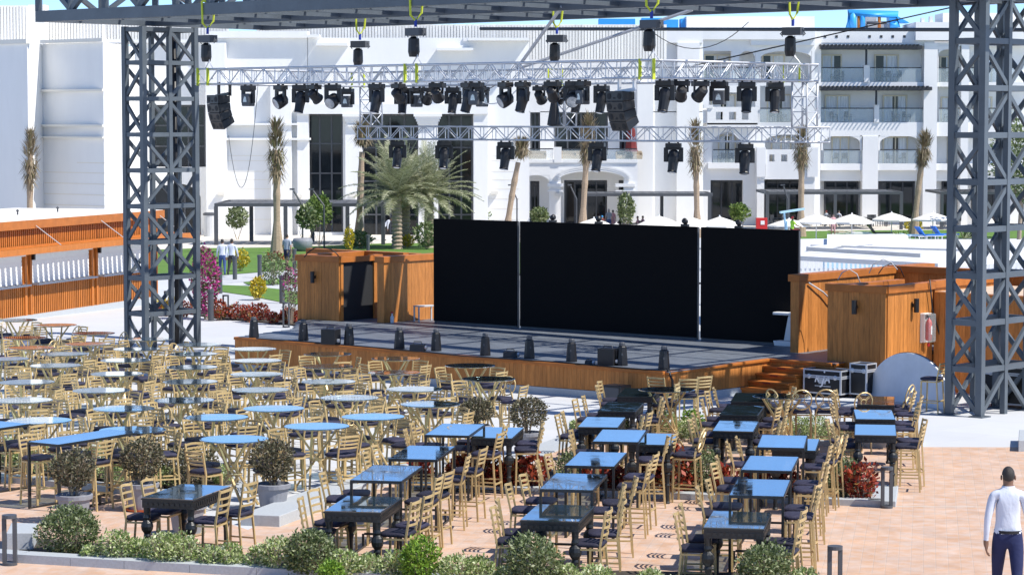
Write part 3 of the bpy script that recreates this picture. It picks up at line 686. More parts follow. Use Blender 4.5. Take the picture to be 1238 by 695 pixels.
m = MB(); m.box((.131, 0, -.05), (.152, .05, .2)); m.build('label_sticker', M['white'], t)
m = MB(); m.bb(.02, -.165, -.33, .235, .165, .335); m.build('clear_cover', RAILG, t, bevel=.03)
m = MB(); m.lathe([(.02, -.44), (.035, -.42), (.03, -.36), (.01, -.34)], (.1, .04, 0), 8); m.build('nozzle', M['red'], t)
cable('black_cable', [on_plane(1124, 338, c3 + SU * .12, SU), on_plane(1127, 372, c3 + SU * .1, SU), on_plane(1140, 420, c3 + SU * .25, SU), on_plane(1150, 452, c3 + SU * .5, SU)], .018, 'black', 'black cables hanging down the right corner box by extinguisher')
cable('grey_hose', [on_plane(978, 342, c2 + SU * .08, SU), on_plane(995, 353, c2 + SU * .12, SU), on_plane(1008, 366, c2 + SU * .14, SU)], .02, 'concrete', 'grey hose sagging across the right sunlit plank wall')
for (x, y, dx) in ((1013, 338, 14), (1062, 331, 16), (1085, 326, -16)):
    p = P(x, y, 58.5); cable('bent_pipe', [p, p + Vector((dx * .008, .1, .16)), p + Vector((dx * .02, .15, .24)), p + Vector((dx * .034, .2, .12)), p + Vector((dx * .04, .2, -.1))], .013, 'black' if dx > 14 else 'concrete', {14: 'thin bent pipe rising from right corner box, left of three', 16: 'thin black bent pipe on right box, middle of three', -16: 'thin bent pipe at right box rim, right of three'}[dx], 'pipe')
for (x, y, dx) in ((368, 311, 12), (411, 312, -12)):
    p = P(x, y, 68.6); cable('bent_pipe', [p, p + Vector((dx * .008, 0, .13)), p + Vector((dx * .022, 0, .25)), p + Vector((dx * .036, 0, .28))], .016, 'black', 'thin bent black pipe on top of left plank box, ' + ('left one' if dx > 0 else 'right one with clamp'), 'pipe')

# ---- things on the stage
def flame_unit():
    t = thing('stage_uplight', 'black tapered floor unit', 'stage effect', (0, 0, 0), 0, 'black tapered units along the stage front')
    m = MB(); n = 8
    m.lathe([(.13, 0), (.13, .05), (.10, .42), (.09, .44)], (0, 0, 0), n); m.build('housing', M['black'], t)
    m = MB(); m.lathe([(.06, .442), (.07, .45), (.07, .51), (.05, .53)], (0, 0, 0), 10); m.build('nozzle', M['boll'], t)
    m = MB(); m.box((0, -.104, .26), (.03, .02, .05)); m.build('handle', M['boll'], t)
    return t
fu = flame_unit(); FUS = [(307, 409), (366.8, 412.6), (422, 417.6), (482.8, 422.6), (527.3, 425), (586.7, 430.6), (640, 434), (691, 438), (752, 442.6), (802.8, 447.6)]
for i, (x, y) in enumerate(FUS):
    p = LV(x, y - 1, ZD + .008); lb = f'black tapered stage unit, {ORD[i]} from left along the stage front'
    if i == 0: fu.location = p; fu['label'] = lb
    else: copy_tree(fu, p, random.uniform(-.3, .3), lb)
def monitor(x, y, s, lb, kind):
    t = thing('fog_machine' if kind else 'equipment_case', lb, 'stage equipment', LV(x, y, ZD + .008), random.uniform(-.5, -.2))
    m = MB()
    if kind: m.hexa([(-.2 * s, -.13 * s, 0), (.2 * s, -.13 * s, 0), (.2 * s, .13 * s, 0), (-.2 * s, .13 * s, 0)], [(-.2 * s, -.08 * s, .17 * s), (.2 * s, -.08 * s, .17 * s), (.2 * s, .1 * s, .19 * s), (-.2 * s, .1 * s, .19 * s)])
    else: m.box((0, 0, .2 * s), (.42 * s, .34 * s, .4 * s))
    m.build('casing', M['black'], t, bevel=.015)
    m = MB(); m.tube([(-.12 * s, 0, .18 * s if kind else .4 * s), (-.1 * s, 0, .25 * s if kind else .46 * s), (.1 * s, 0, .25 * s if kind else .46 * s), (.12 * s, 0, .18 * s if kind else .4 * s)], .015, 5); m.build('handle', M['boll'], t)
    m = MB(); m.lathe([(.03, 0), (.05, .02), (.05, .06), (.03, .07)], (0, 0, 0), 8); h = m.build('lens', M['lens'], t); h.location = (.21 * s, -.05, .1 * s); h.rotation_euler = (0, PI / 2, 0)
monitor(400, 416, .95, 'black cube case on deck between second and third tapered units', 0)
monitor(505, 424, .9, 'small black fog machine on deck left of the stage centre', 1)
monitor(617, 432, .8, 'low black fog machine beside the sixth tapered unit', 1)
monitor(735, 441, .95, 'black cube case on deck near the right stage corner', 0)
monitor(712, 440, .45, 'tiny black lamp lying on deck at the right', 1)
cable('stage_cable', [LV(x, y, ZD + .02) for x, y in ((310, 409), (340, 411), (380, 414), (440, 419), (500, 424), (560, 430), (620, 434), (680, 438), (760, 445), (800, 448), (818, 447))], .016, 'black', 'black cable running along the front edge of stage')
cable('corner_cable', [LV(806, 447, ZD + .02), FR + Vector((.08, -.02, ZD + .03)), FR + Vector((.16, -.03, ZD - .2)), FR + Vector((.17, -.04, ZD - .45))], .03, 'black', 'thick black cable hanging down over the stage corner')
t = thing('metal_bench', 'small grey metal frame bench near left screen', 'bench', LV(514, 388, ZD + .008), .6)
m = MB(); m.box((0, 0, .42), (.6, .3, .03)); m.build('top', M['concrete'], t)
for sx in (-.28, .28):
    m = MB(); m.bar((sx, -.12, 0), (sx, -.12, .4), .035); m.bar((sx, .12, 0), (sx, .12, .4), .035); m.build('leg', M['concrete'], t)
t = thing('spray_bottle', 'small bottle left on deck by the lit plank wall', 'bottle', LV(474, 390, ZD + .008))
m = MB(); m.lathe([(.05, 0), (.05, .16), (.02, .2), (.02, .26)], (0, 0, 0), 8); m.build('bottle_body', M['white'], t); m = MB(); m.box((0, 0, .28), (.07, .03, .04)); m.build('cap', M['red'], t)
t = thing('white_pedestal_table', 'white waisted presenter table at right edge of screen', 'table', LV(952, 418, ZD + .008), -math.radians(38))
m = MB(); m.box((0, 0, .80), (.62, .42, .07)); m.build('top', M['white'], t, bevel=.02)
m = MB(); m.hexa([(-.02, -.15, .14), (.26, -.15, .14), (.26, .15, .14), (-.02, .15, .14)], [(.10, -.15, .76), (.28, -.15, .76), (.28, .15, .76), (.10, .15, .76)]); m.build('column', M['white'], t, bevel=.02)
m = MB(); m.hexa([(-.26, -.2, 0), (.3, -.2, 0), (.3, .2, 0), (-.26, .2, 0)], [(-.3, -.2, .13), (.3, -.2, .13), (.3, .2, .13), (-.3, .2, .13)]); m.build('base', M['white'], t, bevel=.02)
# ---- beside the stage: cases, half-moon board
def flight_case(lb, loc, rz, w, d, h, logo=False):
    t = thing('flight_case', lb, 'flight case', loc, rz)
    m = MB(); m.bb(-w / 2, -d / 2, .1, w / 2, d / 2, .1 + h); m.build('body', M['black'], t)
    m = MB(); e = .035; z0, z1 = .1, .1 + h
    for sx in (-1, 1):
        for sy in (-1, 1): m.box((sx * w / 2, sy * d / 2, (z0 + z1) / 2), (e, e, h + e))
    for z in (z0, z1, z1 - .13, z1 - .17):
        for sy in (-1, 1): m.box((0, sy * d / 2, z), (w - e * .99, e * .9, e * .85))
        for sx in (-1, 1): m.box((sx * w / 2, 0, z), (e * .9, d - e * .99, e * .85))
    m.build('edge_trim', M['alu'], t)
    for sx in (-.36, .36):
        m = MB(); m.lathe([(.055, 0), (.055, .02), (.03, .03)], (0, 0, 0), 10); l = m.build('latch', M['alu'], t); l.location = (sx * w, -d / 2 - .005, z1 - .15); l.rotation_euler = (PI / 2, 0, 0)
        for sy in (-1, 1):
            m = MB(); m.lathe([(.05, -.025), (.05, .025)], (0, 0, 0), 10); l = m.build('caster', M['rubber'], t); l.location = (sx * w, sy * d * .36, .05); l.rotation_euler = (PI / 2, 0, 0)
    if logo:
        m = MB(); m.box((0, -d / 2 - .004, z1 - .25), (.19, .006, .12)); m.build('paper_label', M['concrete'], t)
        for s_, x_ in (('R', -.15), ('J', .0), ('A', .13)):
            cu = bpy.data.curves.new('logo_letter', 'FONT'); cu.body = s_; cu.size = .21 if s_ != 'J' else .27; cu.shear = .3; cu.extrude = .002; cu.align_x = 'CENTER'; cu.offset = .006; cu.materials.append(M['white'])
            lt = bpy.data.objects.new('letter', cu); col.objects.link(lt); dg = bpy.context.evaluated_depsgraph_get(); me = bpy.data.meshes.new_from_object(lt.evaluated_get(dg)); bpy.data.objects.remove(lt); lo = bpy.data.objects.new('logo_letter', me); col.objects.link(lo); lo.parent = t; lo.location = (x_, -d / 2 - .006, z0 + .25 - (.05 if s_ == 'J' else 0)); lo.rotation_euler = (PI / 2, 0, 0)
        m = MB(); m.lathe([(.022, 0), (.022, .004)], (0, 0, 0), 10); l = m.build('logo_dot', M['white'], t); l.location = (.06, -d / 2 - .004, z0 + .485); l.rotation_euler = (PI / 2, 0, 0)
        m = MB()
        x = -.2
        for wd in (.05, .03, .04, .05, .03, .06, .04, .03, .03): m.box((x + wd / 2, -d / 2 - .004, z0 + .16), (wd, .004, .022)); x += wd + .008
        m.build('small_print', M['concrete'], t)
    return t
fp = c3 - SU * 1.12 - SV * .62
flight_case('black flight case with silver edges and white RJA logo', (fp.x, fp.y, gz(fp.y)), -math.radians(40), .98, .55, .52, True)
fp = c3 - SU * .36 - SV * .38
flight_case('pale edged flight case mostly hidden behind the half moon board', (fp.x, fp.y, gz(fp.y)), -math.radians(40), .42, .4, .68)
fp = R_(27.2, 5.6, 0)
flight_case('large black flight case behind the near lattice tower', (fp.x, fp.y, gz(fp.y)), -math.radians(42), 1.3, .7, .8)
fp = R_(26.9, 5.55, 0)
a, b = G(1049, 480), G(1150, 496)
t = thing('half_moon_board', 'white half moon table top standing on its cut edge', 'board', ((a.x + b.x) / 2, (a.y + b.y) / 2, gz((a.y + b.y) / 2)), math.atan2(b.y - a.y, b.x - a.x))
w = (b - a).length / 2; hh = 1.12
pts = [(-w * math.cos(PI * k / 32), hh * math.sin(PI * k / 32)) for k in range(33)]
m = MB(); m.hexa([(x, -.02 + z * .06, z) for x, z in pts], [(x, .02 + z * .06, z) for x, z in pts]); m.build('panel', mat('greyish_white_board', (.80, .81, .83), .6, var=.10, scale=2), t)
m = MB(); m.tube([(x, .035 + z * .06, z) for x, z in pts], .018, 5); m.build('rim', M['boll'], t)
t = thing('blue_cover', 'bright blue cover peeping out behind the half moon board', 'cover', (b.x + .0, b.y + .75, gz(b.y)), -.6); m = MB(); m.lathe([(.2, 0), (.22, .3), (.2, .55), (.12, .68)], (0, 0, 0), 10); m.build('cover_cloth', M['bluep'], t, smooth=True)
t = thing('speaker_box', 'black speaker box on ground against the stage fascia', 'loudspeaker', G(736, 488), -math.radians(40)); m = MB(); m.box((0, .3, .2), (.5, .4, .4)); m.build('cabinet', M['black'], t, bevel=.02); m = MB(); m.box((0, .095, .2), (.4, .01, .3)); m.build('grille', M['boll'], t)
# ================================================================ hotel
YA, YB = 178.0, 205.0
def fbx(m, x0, y0, x1, y1, Y, d):
    """box whose front face covers a stretch of facade at depth Y, d metres deep"""
    a, b = P(x0, y1, Y), P(x1, y0, Y); m.bb(a.x, Y, a.z, b.x, Y + d, b.z)
def gridwall(m, x0, y0, x1, y1, Y, d, holes):
    xs = sorted({x0, x1, *[h[0] for h in holes], *[h[2] for h in holes]}); ys = sorted({y0, y1, *[h[1] for h in holes], *[h[3] for h in holes]})
    for ya, yb in zip(ys, ys[1:]):
        run = None
        for xa, xb in list(zip(xs, xs[1:])) + [(None, None)]:
            solid = xa is not None and not any(h[0] <= (xa + xb) / 2 <= h[2] and h[1] <= (ya + yb) / 2 <= h[3] for h in holes)
            if solid: run = (run[0], xb) if run else (xa, xb)
            if not solid and run: fbx(m, run[0], ya, run[1], yb, Y, d); run = None
    for h in holes:
        if len(h) > 4:                                  # arched head: fill the two spandrels
            hx0, hy0, hx1, hy1, r = h[:5]; n = 10; pts = []
            for side in (0, 1):
                pl = []
                for k in range(n + 1):
                    t = PI / 2 * k / n; cx = (hx0 + hx1) / 2; rx = (hx1 - hx0) / 2
                    x = cx - rx * math.cos(t) if side == 0 else cx + rx * math.cos(t)
                    pl.append((x, hy0 + r - r * math.sin(t)))
                for (xa, ya), (xb, yb) in zip(pl, pl[1:]):
                    q = [P(xa, ya, Y), P(xa, hy0 + .02, Y), P(xb, hy0 + .02, Y), P(xb, yb, Y)]
                    if side: q = q[::-1]
                    m.hexa([(p.x, Y + .01, p.z) for p in q][::-1], [(p.x, Y + d - .01, p.z) for p in q][::-1])
htl = thing('hotel_wing', 'white four storey hotel wing with glass balconies and arches', 'hotel', P(985, 270, YB))
hall = thing('hotel_hall', 'tall white hotel hall with dark portal windows and terrace', 'hotel', P(450, 285, YA))
lwg = thing('blank_wing', 'blank white hotel wing with grooved walls at far left', 'hotel', P(80, 285, 172))
def hpart(m, name, mt, par, **k):
    o = m.build(name, M[mt] if isinstance(mt, str) else mt, par, **k)
    top = par
    while top.parent: top = top.parent
    if par is top: o.location = -top.location
    return o
def window(par, x0, y0, x1, y1, Y, frame='wframe', cur=True, nv=2, fw=None, nh=0):
    m = MB(); a, b = P(x0, y1, Y), P(x1, y0, Y); g = .06
    m.bb(a.x, Y + .10, a.z, b.x, Y + .13, b.z); w = hpart(m, 'window', 'winglass', par)
    m = MB(); f = fw or .12
    m.bb(a.x, Y, a.z, a.x + f, Y + .09, b.z); m.bb(b.x - f, Y, a.z, b.x, Y + .09, b.z); m.bb(a.x + f, Y, b.z - f, b.x - f, Y + .09, b.z)
    for k in range(1, nv): x = a.x + (b.x - a.x) * k / nv; m.bb(x - f * .4, Y + .01, a.z, x + f * .4, Y + .085, b.z - f)
    for k in range(1, nh + 1): z = a.z + (b.z - a.z) * k / (nh + 1); m.bb(a.x + f, Y + .02, z - f * .35, b.x - f, Y + .08, z + f * .35)
    m.build('frame', M[frame], w)
    if cur:
        m = MB(); L = b.x - a.x
        segs = random.choice([[(.06, .94)], [(.06, .4), (.62, .94)], [(.06, .62)], [(.38, .94)]])
        for s0, s1 in segs:
            n = max(4, int((s1 - s0) * L / .14)); zt, zb = b.z - f, a.z + .05; prev = None
            for k in range(n + 1):
                x = a.x + L * (s0 + (s1 - s0) * k / n); p = (x, Y + .096 - (.025 if k % 2 else 0))
                if prev: m.poly([(prev[0], prev[1], zb), (p[0], p[1], zb), (p[0], p[1], zt), (prev[0], prev[1], zt)])
                prev = p
        m.build('curtain', M['curtain'], w)
    return w
def rail(par, x0, y0, x1, y1, Y):
    m = MB(); a, b = P(x0, y1, Y), P(x1, y0, Y); m.bb(a.x, Y, a.z, b.x, Y + .03, b.z - .05); r = hpart(m, 'balcony_rail', RAILG, par)
    m = MB(); m.bb(a.x, Y - .02, b.z - .05, b.x, Y + .05, b.z + .03); m.build('handrail', M['dark'], r)
# --- right wing
bk = YB + 1.3
W = MB()
fbx(W, 985, 34, 1130, 52, YB, 6)
for x in (994, 1008, 1022, 1036, 1050, 1064, 1078): pass
fbx(W, 1107, 27, 1250, 49, YB - .5, 7); fbx(W, 1140, 16, 1260, 27, YB + 3, 4); fbx(W, 1114, 22, 1118, 27, YB - .4, .6); fbx(W, 1124, 20, 1128, 27, YB - .4, .6)
fbx(W, 985, 52, 1260, 56, YB + .05, 2.2)                          # head band
# slabs
for (ya, yb) in ((99.5, 105), (148, 165), (198, 206)): fbx(W, 992, ya, 1260, yb, YB, 2.4)
fbx(W, 992, 206, 1260, 219, YB + .6, 1.7)
for (xa, xb) in ((981, 993), (1115, 1134), (1160, 1172)):
    fbx(W, xa, 52, xb, 290, YB - .25, 2.5)
fbx(W, 1044.5, 79, 1051.5, 99.5, YB - .1, .5); fbx(W, 1057, 127, 1063, 148, YB - .1, .5)
for (xa, xb) in ((1042, 1062), ): fbx(W, xa, 165, xb, 290, YB - .1, 2.4)
gridwall(W, 1134, 56, 1160, 99.5, YB - .05, .5, [(1135, 60, 1160, 99.5, 6)])
gridwall(W, 993, 165, 1042, 182, YB, .6, [(995, 164, 1040, 182, 9)]); gridwall(W, 1062, 165, 1115, 182, YB, .6, [(1064, 164, 1113, 182, 9)])
hpart(W, 'wall', 'plaster', htl)
B = MB(); fbx(B, 985, 52, 1260, 290, bk, .4); hpart(B, 'back_wall', 'plaster', htl)
for (xa, ya, xb, yb) in ((992, 55, 1115, 59.5), (992, 105.2, 1127, 109.5)):
    m = MB(); fbx(m, xa, ya, xb, yb, YB - .9, 3.0); o = hpart(m, 'sunshade', 'dark', htl)
    m = MB(); n = 26
    for k in range(n): x = xa + (xb - xa) * k / n; fbx(m, x, ya - 1.2, x + 1.2, ya, YB - 1.2, 3.2)
    m.build('rafter', M['dark'], o)
for (x, ya, yb) in ((1047.5, 59.5, 79), (1059.5, 109.5, 127)): m = MB(); fbx(m, x - 1.2, ya, x + 1.2, yb, YB - .5, .2); hpart(m, 'post', 'dark', htl)
for r in ((993, 66, 1018, 99), (1057, 66, 1087, 99), (1136, 68, 1157, 99), (997, 115, 1028, 148), (1067, 115, 1097, 148), (1137, 117, 1159, 148), (1005, 165, 1027, 198), (1067, 165, 1098, 198), (1145, 166, 1159, 198), (1176, 68, 1200, 99), (1176, 117, 1200, 148), (1205, 117, 1225, 148)): window(htl, *r, bk - .13)
for r in ((996, 218, 1038, 264), (1062, 218, 1106, 264), (1138, 218, 1160, 264), (1174, 218, 1215, 264)): window(htl, *r, YB + .95, 'dark', False, 3, .16)
for r in ((993, 82, 1044, 99.3), (1052, 82, 1114, 99.3), (1122, 82, 1160, 99.3), (993, 131, 1056, 148), (1063, 131, 1126, 148), (1135, 131, 1160, 148), (996, 181, 1044, 198), (1063, 181, 1112, 198), (1172, 82, 1235, 99.3), (1172, 131, 1235, 148)): rail(htl, *r, YB + .05)
for x in (996, 1010, 1024, 1050, 1064, 1078, 1092): m = MB(); fbx(m, x, 43, x + 3, 46, YB - .03, .05); hpart(m, 'roof_vent', 'dark', htl)
# --- middle columns of the wing
W = MB()
gridwall(W, 845, 44, 985, 290, YB - 1.0, .8, [(851, 62, 884, 100), (894, 62, 913, 100, 9), (920, 62, 981, 100, 8), (857, 112, 913, 150), (919, 104, 958, 148), (861, 160, 897, 198, 18), (925, 163, 980, 198, 8), (859, 218, 898, 272), (924, 208, 970, 272, 10)])
fbx(W, 815, 34, 985, 48, YB - 1.6, 8); fbx(W, 830, 20, 985, 34, YB + 1, 5); fbx(W, 908, 48, 985, 55, YB - 1.4, .5)
gridwall(W, 855, 129.5, 916, 151, YB - 2.0, .4, [(865.5, 135.5, 874, 145), (881.5, 135.5, 890, 145), (897, 135.5, 905, 145)]); fbx(W, 855, 149, 916, 153, YB - 2.0, 1.2); fbx(W, 851, 127, 862, 131, YB - 2.1, .7); fbx(W, 846, 133, 855, 149, YB - 1.8, .9)
gridwall(W, 920, 181, 987, 199, YB - 2.2, .4, [(930, 187, 936.5, 195.5), (944.5, 187, 952, 195.5), (960, 187, 967.5, 195.5), (975, 187, 982, 195.5)]); fbx(W, 915, 178.5, 926, 214, YB - 2.3, 1.2); fbx(W, 976, 178.5, 989, 214, YB - 2.3, 1.2); fbx(W, 926, 199, 976, 213, YB - 2.2, 1.4); fbx(W, 919, 213, 985, 217, YB - 2.2, 1.2)
fbx(W, 915, 214, 924, 272, YB - 2.1, 1.2); fbx(W, 971, 214, 985, 272, YB - 2.1, 1.2); fbx(W, 856, 197, 900, 204, YB - 1.6, .6)
hpart(W, 'wall', 'plaster', htl)
B = MB(); fbx(B, 845, 52, 985, 290, bk - .4, .4); hpart(B, 'back_wall', 'plaster', htl)
for r in ((851, 66, 883, 99), (921, 66, 949, 99), (859, 114, 890, 148), (927, 114, 957, 148), (868, 163, 890, 198), (932, 165, 957, 198)): window(htl, *r, bk - .53)
for r in ((859, 218, 898, 270), (925, 217, 970, 266)): window(htl, *r, bk - 1.6, 'dark', False, 3, .16)
for r in ((846, 82, 918, 99.3), (919, 131, 958, 148), (862, 181, 897, 198)): rail(htl, *r, YB - 1.1)
# balcony furniture
def bchair():
    t = MB(); t.box((0, 0, .42), (.5, .48, .05)); t.box((0, .24, .66), (.5, .04, .44))
    for sx in (-.23, .23):
        for sy in (-.21, .21): t.bar((sx, sy, 0), (sx, sy, .42), .035)
        t.bar((sx, -.22, .62), (sx, .24, .62), .03); t.bar((sx, -.21, .42), (sx, -.21, .62), .03)
    return t.build('balcony_chair', M['boll'])
bc = bchair(); bspots = [(1009, 99.5), (1016, 99.5), (1072, 99.5), (1085, 99.5), (1143, 99.5), (1153, 99.5), (1008, 148), (1025, 148), (1083, 148), (1096, 148), (1146, 148), (1010, 198), (1021, 198), (1076, 198), (1090, 198), (935, 148), (946, 148), (872, 198), (886, 198)]
fl = {99.5: 'top', 148: 'middle', 198: 'lowest'}; cnt = {}
for i, (x, y) in enumerate(bspots):
    o = bc if i == 0 else bc.copy()
    if i: col.objects.link(o)
    p = P(x, y - .3, YB + 1.0 if x > 985 else YB + .3); o.location = p; o.rotation_euler = (0, 0, random.uniform(-.9, .9) + (PI if random.random() < .3 else 0)); cnt[y] = cnt.get(y, 0) + 1
    tag(o, f'small dark chair on {fl[y]} row of hotel balconies, {ORD[sorted(q[0] for q in bspots if q[1] == y).index(x)]} from the left', 'chair', 'chairs on hotel balconies')
# --- roof plant: blue pipes
t = thing('roof_pipework', 'bright blue cooling pipes and tank on the hotel roof', 'pipework', P(1060, 35, YB + 4))
def rp(pts, r, mt='bluep'):
    m = MB(); m.tube([P(x, y, YB + 3.5) for x, y in pts], r, 8); hpart(m, 'pipe', mt, t, smooth=True)
rp([(1026, 36), (1026, 16), (1085, 18), (1085, 31), (1076, 31)], .30); rp([(1031, 36), (1031, 16)], .32); rp([(1043, 34), (1043, 15)], .22); rp([(1063, 36), (1063, 19)], .14, 'woodd'); rp([(1048, 36), (1048, 28), (1072, 28)], .12, 'boll'); rp([(1038, 36), (1038, 20)], .12, 'woodd')
m = MB(); fbx(m, 1045, 20, 1060, 29, YB + 4.2, 2); fbx(m, 1049, 29, 1083, 36, YB + 4.2, 2); hpart(m, 'tank', 'concrete', t)
m = MB(); a = P(1075, 28, YB + 4); b = P(1100, 28, YB + 4); z = P(0, 20, YB + 4).z; m.hexa([(a.x, YB + 4, a.z), (b.x, YB + 4, a.z), (b.x, YB + 5.5, a.z), (a.x, YB + 5.5, a.z)], [(a.x, YB + 4, z), (a.x + .7, YB + 4, z), (a.x + .7, YB + 5.5, z), (a.x, YB + 5.5, z)]); hpart(m, 'hopper', 'bluep', t)
t = thing('roof_tarpaulin', 'blue sheeted plant cabinets in a row behind the rear girder', 'plant cabinet', P(790, 40, YB + 2))
m = MB()
for xa, xb, ya in ((724, 768, 23), (776, 800, 22), (803, 820, 24), (823, 838, 23), (856, 876, 24)): fbx(m, xa, ya, xb, 36, YB + 2, 2)
hpart(m, 'cabinet', 'bluep', t)
m = MB(); fbx(m, 842, 28, 856, 36, YB + 1.9, 1); hpart(m, 'red_cover', 'reds', t)

# --- hall
def lou(par, x0, y0, x1, y1, Y, n=None):
    m = MB(); a, b = P(x0, y1, Y), P(x1, y0, Y); n = max(3, int((b.x - a.x) / .22)); w = (b.x - a.x) / n
    m.bb(a.x, Y + .1, a.z, b.x, Y + .14, b.z)
    for k in range(n): m.bb(a.x + k * w + w * .12, Y, a.z, a.x + (k + 1) * w - w * .12, Y + .09, b.z - random.uniform(0, .05))
    hpart(m, 'roof_screen', 'louvre', par)
W = MB()
gridwall(W, 250, 46, 372, 290, YA, 1.2, [])
fbx(W, 118, 48, 250, 52, YA - .3, 2)
gridwall(W, 158, 52, 250, 290, YA + .2, 1.0, [(185, 127, 249, 202), (184, 222, 243, 290, 20)])
gridwall(W, 372, 46, 640, 290, YA, 1.2, [(373, 138, 415, 281), (438, 138, 572, 300)])
fbx(W, 250, 52, 272, 290, YA - 1.0, 1.1); fbx(W, 328, 100, 352, 290, YA - .6, .7)
fbx(W, 360, 126, 373, 290, YA - .5, .6); fbx(W, 360, 126, 590, 138, YA - .7, .8)
fbx(W, 573, 138, 590, 300, YA - .5, .6); fbx(W, 418, 150, 435, 300, YA - .5, 1.2); fbx(W, 506, 150, 529, 300, YA - .5, 1.2)
for xa, xb in ((414, 438), (500, 534)):
    for k in range(4): fbx(W, xa + k * 1.5, 138 + k * 3, xb - k * 1.5, 141.2 + k * 3, YA - .9 + k * .1, 1.2)
for (xa, xb, y) in ((372, 386, 42), (382, 420, 52), (528, 572, 58), (566, 640, 46)): fbx(W, xa, y, xb, y + 3.2, YA - 1.3, 1.3)
fbx(W, 250, 38, 372, 46, YA - .5, 2); fbx(W, 272, 149, 360, 151.5, YA - .75, .8); fbx(W, 272, 167, 375, 169.5, YA - .75, .8); fbx(W, 420, 151, 437, 153, YA - .7, .3)
fbx(W, 560, 46, 640, 50, YA - .1, .2)
hpart(W, 'wall', 'plaster', hall)
m = MB()
for xa, xb in ((272, 328), (590, 628)):
    m = MB()
    for y in (188, 194, 207, 217, 228, 240, 252, 265): fbx(m, xa, y, xb, y + .8, YA - .012, .05)
    hpart(m, 'wall_groove', 'plaster2', hall)
for r, nv, nh in (((185, 127, 249, 202), 3, 2), ((184, 222, 243, 285), 3, 0), ((373, 138, 415, 281), 3, 3), ((438, 138, 506, 300), 4, 3), ((529, 138, 572, 300), 3, 3)): window(hall, *r, YA + .7, 'boll', False, nv, .15, nh)
lou(hall, 310, 30, 640, 52, YA + 3); lou(hall, 126, 28, 276, 54, YA + 3); lou(hall, 640, 30, 806, 72, YA + 4)
# terrace bay
YT = 186.0
W = MB()
fbx(W, 626, 38, 850, 136, YT + 4, 1.0); gridwall(W, 626, 136, 850, 300, YT + 4, 1.0, [(641, 135, 653, 188), (670, 135, 735, 188), (749, 150, 762, 188), (641, 219, 652, 290), (682, 218, 734, 290), (748, 218, 765, 262)])
gridwall(W, 628, 197, 771, 300, YT, .7, [(632, 212, 664, 300, 9), (678, 206, 754, 300, 10)])
fbx(W, 628, 193.5, 771, 197, YT - .1, 4.2); fbx(W, 670, 178, 679, 197, YT - .15, .6); fbx(W, 662, 222, 681, 226, YT - .2, .3); fbx(W, 744, 222, 768, 226, YT - .2, .3); fbx(W, 662, 230, 681, 232, YT - .14, .2); fbx(W, 744, 230, 768, 232, YT - .14, .2)
for k in range(3):
    n = 14
    for i in range(n):
        t0, t1 = PI * i / n, PI * (i + 1) / n; f = lambda t: (716 - (41 + k * 2.2) * math.cos(t), 217 - (11 + k * 2.4) * math.sin(t))
        p, q = P(*f(t0), YT - .06 - k * .02), P(*f(t1), YT - .06 - k * .02); W.bar(p, q, .10, .12)
fbx(W, 770, 100, 790, 290, YT + 2.2, 2); fbx(W, 818, 52, 846, 290, YT + 3.2, 2); fbx(W, 800, 34, 850, 52, YT + 3.4, 3)
hpart(W, 'terrace_wall', 'plaster', hall)
for r in ((641, 135, 653, 188), (670, 135, 735, 188), (749, 150, 762, 188), (641, 219, 652, 290), (682, 218, 734, 290), (748, 218, 765, 262)): window(hall, *r, YT + 4.3, 'boll', False, 2 if r[2] - r[0] < 30 else 4, .15)
for r in ((633, 180, 669, 193.5), (680, 180, 770, 193.5)): rail(hall, *r, YT)
for i, (x, lb) in enumerate(((650, 'far left'), (686, 'left of middle'), (706, 'middle'), (755, 'right of middle'), (775, 'far right'))):
    o = MB(); p = P(min(x, 766), 193.4, YT + 1.2); o.box((p.x, p.y, p.z + .22), (1.3, .7, .3)); o.box((p.x, p.y + .35, p.z + .42), (1.3, .12, .5)); o.box((p.x - .62, p.y, p.z + .4), (.1, .7, .3)); o.box((p.x + .62, p.y, p.z + .4), (.1, .7, .3))
    tag(o.build('terrace_sofa', M['wicker'], bevel=.03), f'pale wicker sofa on the hotel terrace, {lb} one', 'sofa', 'sofas on the hotel terrace')
p = P(763, 193, YT + 1); t = thing('closed_parasol', 'closed dark red parasol standing on the hotel terrace', 'parasol', p)
m = MB(); m.tube([(0, 0, 0), (0, 0, 2.6)], .03); m.build('pole', M['boll'], t); m = MB(); m.lathe([(.05, 2.9), (.3, 2.2), (.42, 1.0), (.5, .6), (.1, .58)], (0, 0, 0), 8); m.build('canopy', M['reds'], t)
for x, y in ((294, 235), (363, 237), (427, 237), (598, 233)): pass
def facade_light(x, y, Y, lb):
    p = P(x, y, Y); m = MB(); m.box((p.x, p.y - .2, p.z), (.5, .3, .22)); m.box((p.x - .1, p.y - .05, p.z + .12), (.1, .1, .1)); tag(m.build('wall_floodlight', M['plaster2']), lb, 'floodlight', 'floodlights on the hall walls')
facade_light(268, 234, YA - 1.0, 'small floodlight on the white hall wall left of the pergola'); facade_light(362, 237, YA - .5, 'small floodlight on white wall just left of the tall narrow window'); facade_light(427, 236, YA - .5, 'small floodlight on the pier between the dark portal windows'); facade_light(598, 233, YA, 'small floodlight on white wall right of the dark portal'); facade_light(675, 235, YT, 'small floodlight on the terrace pier')
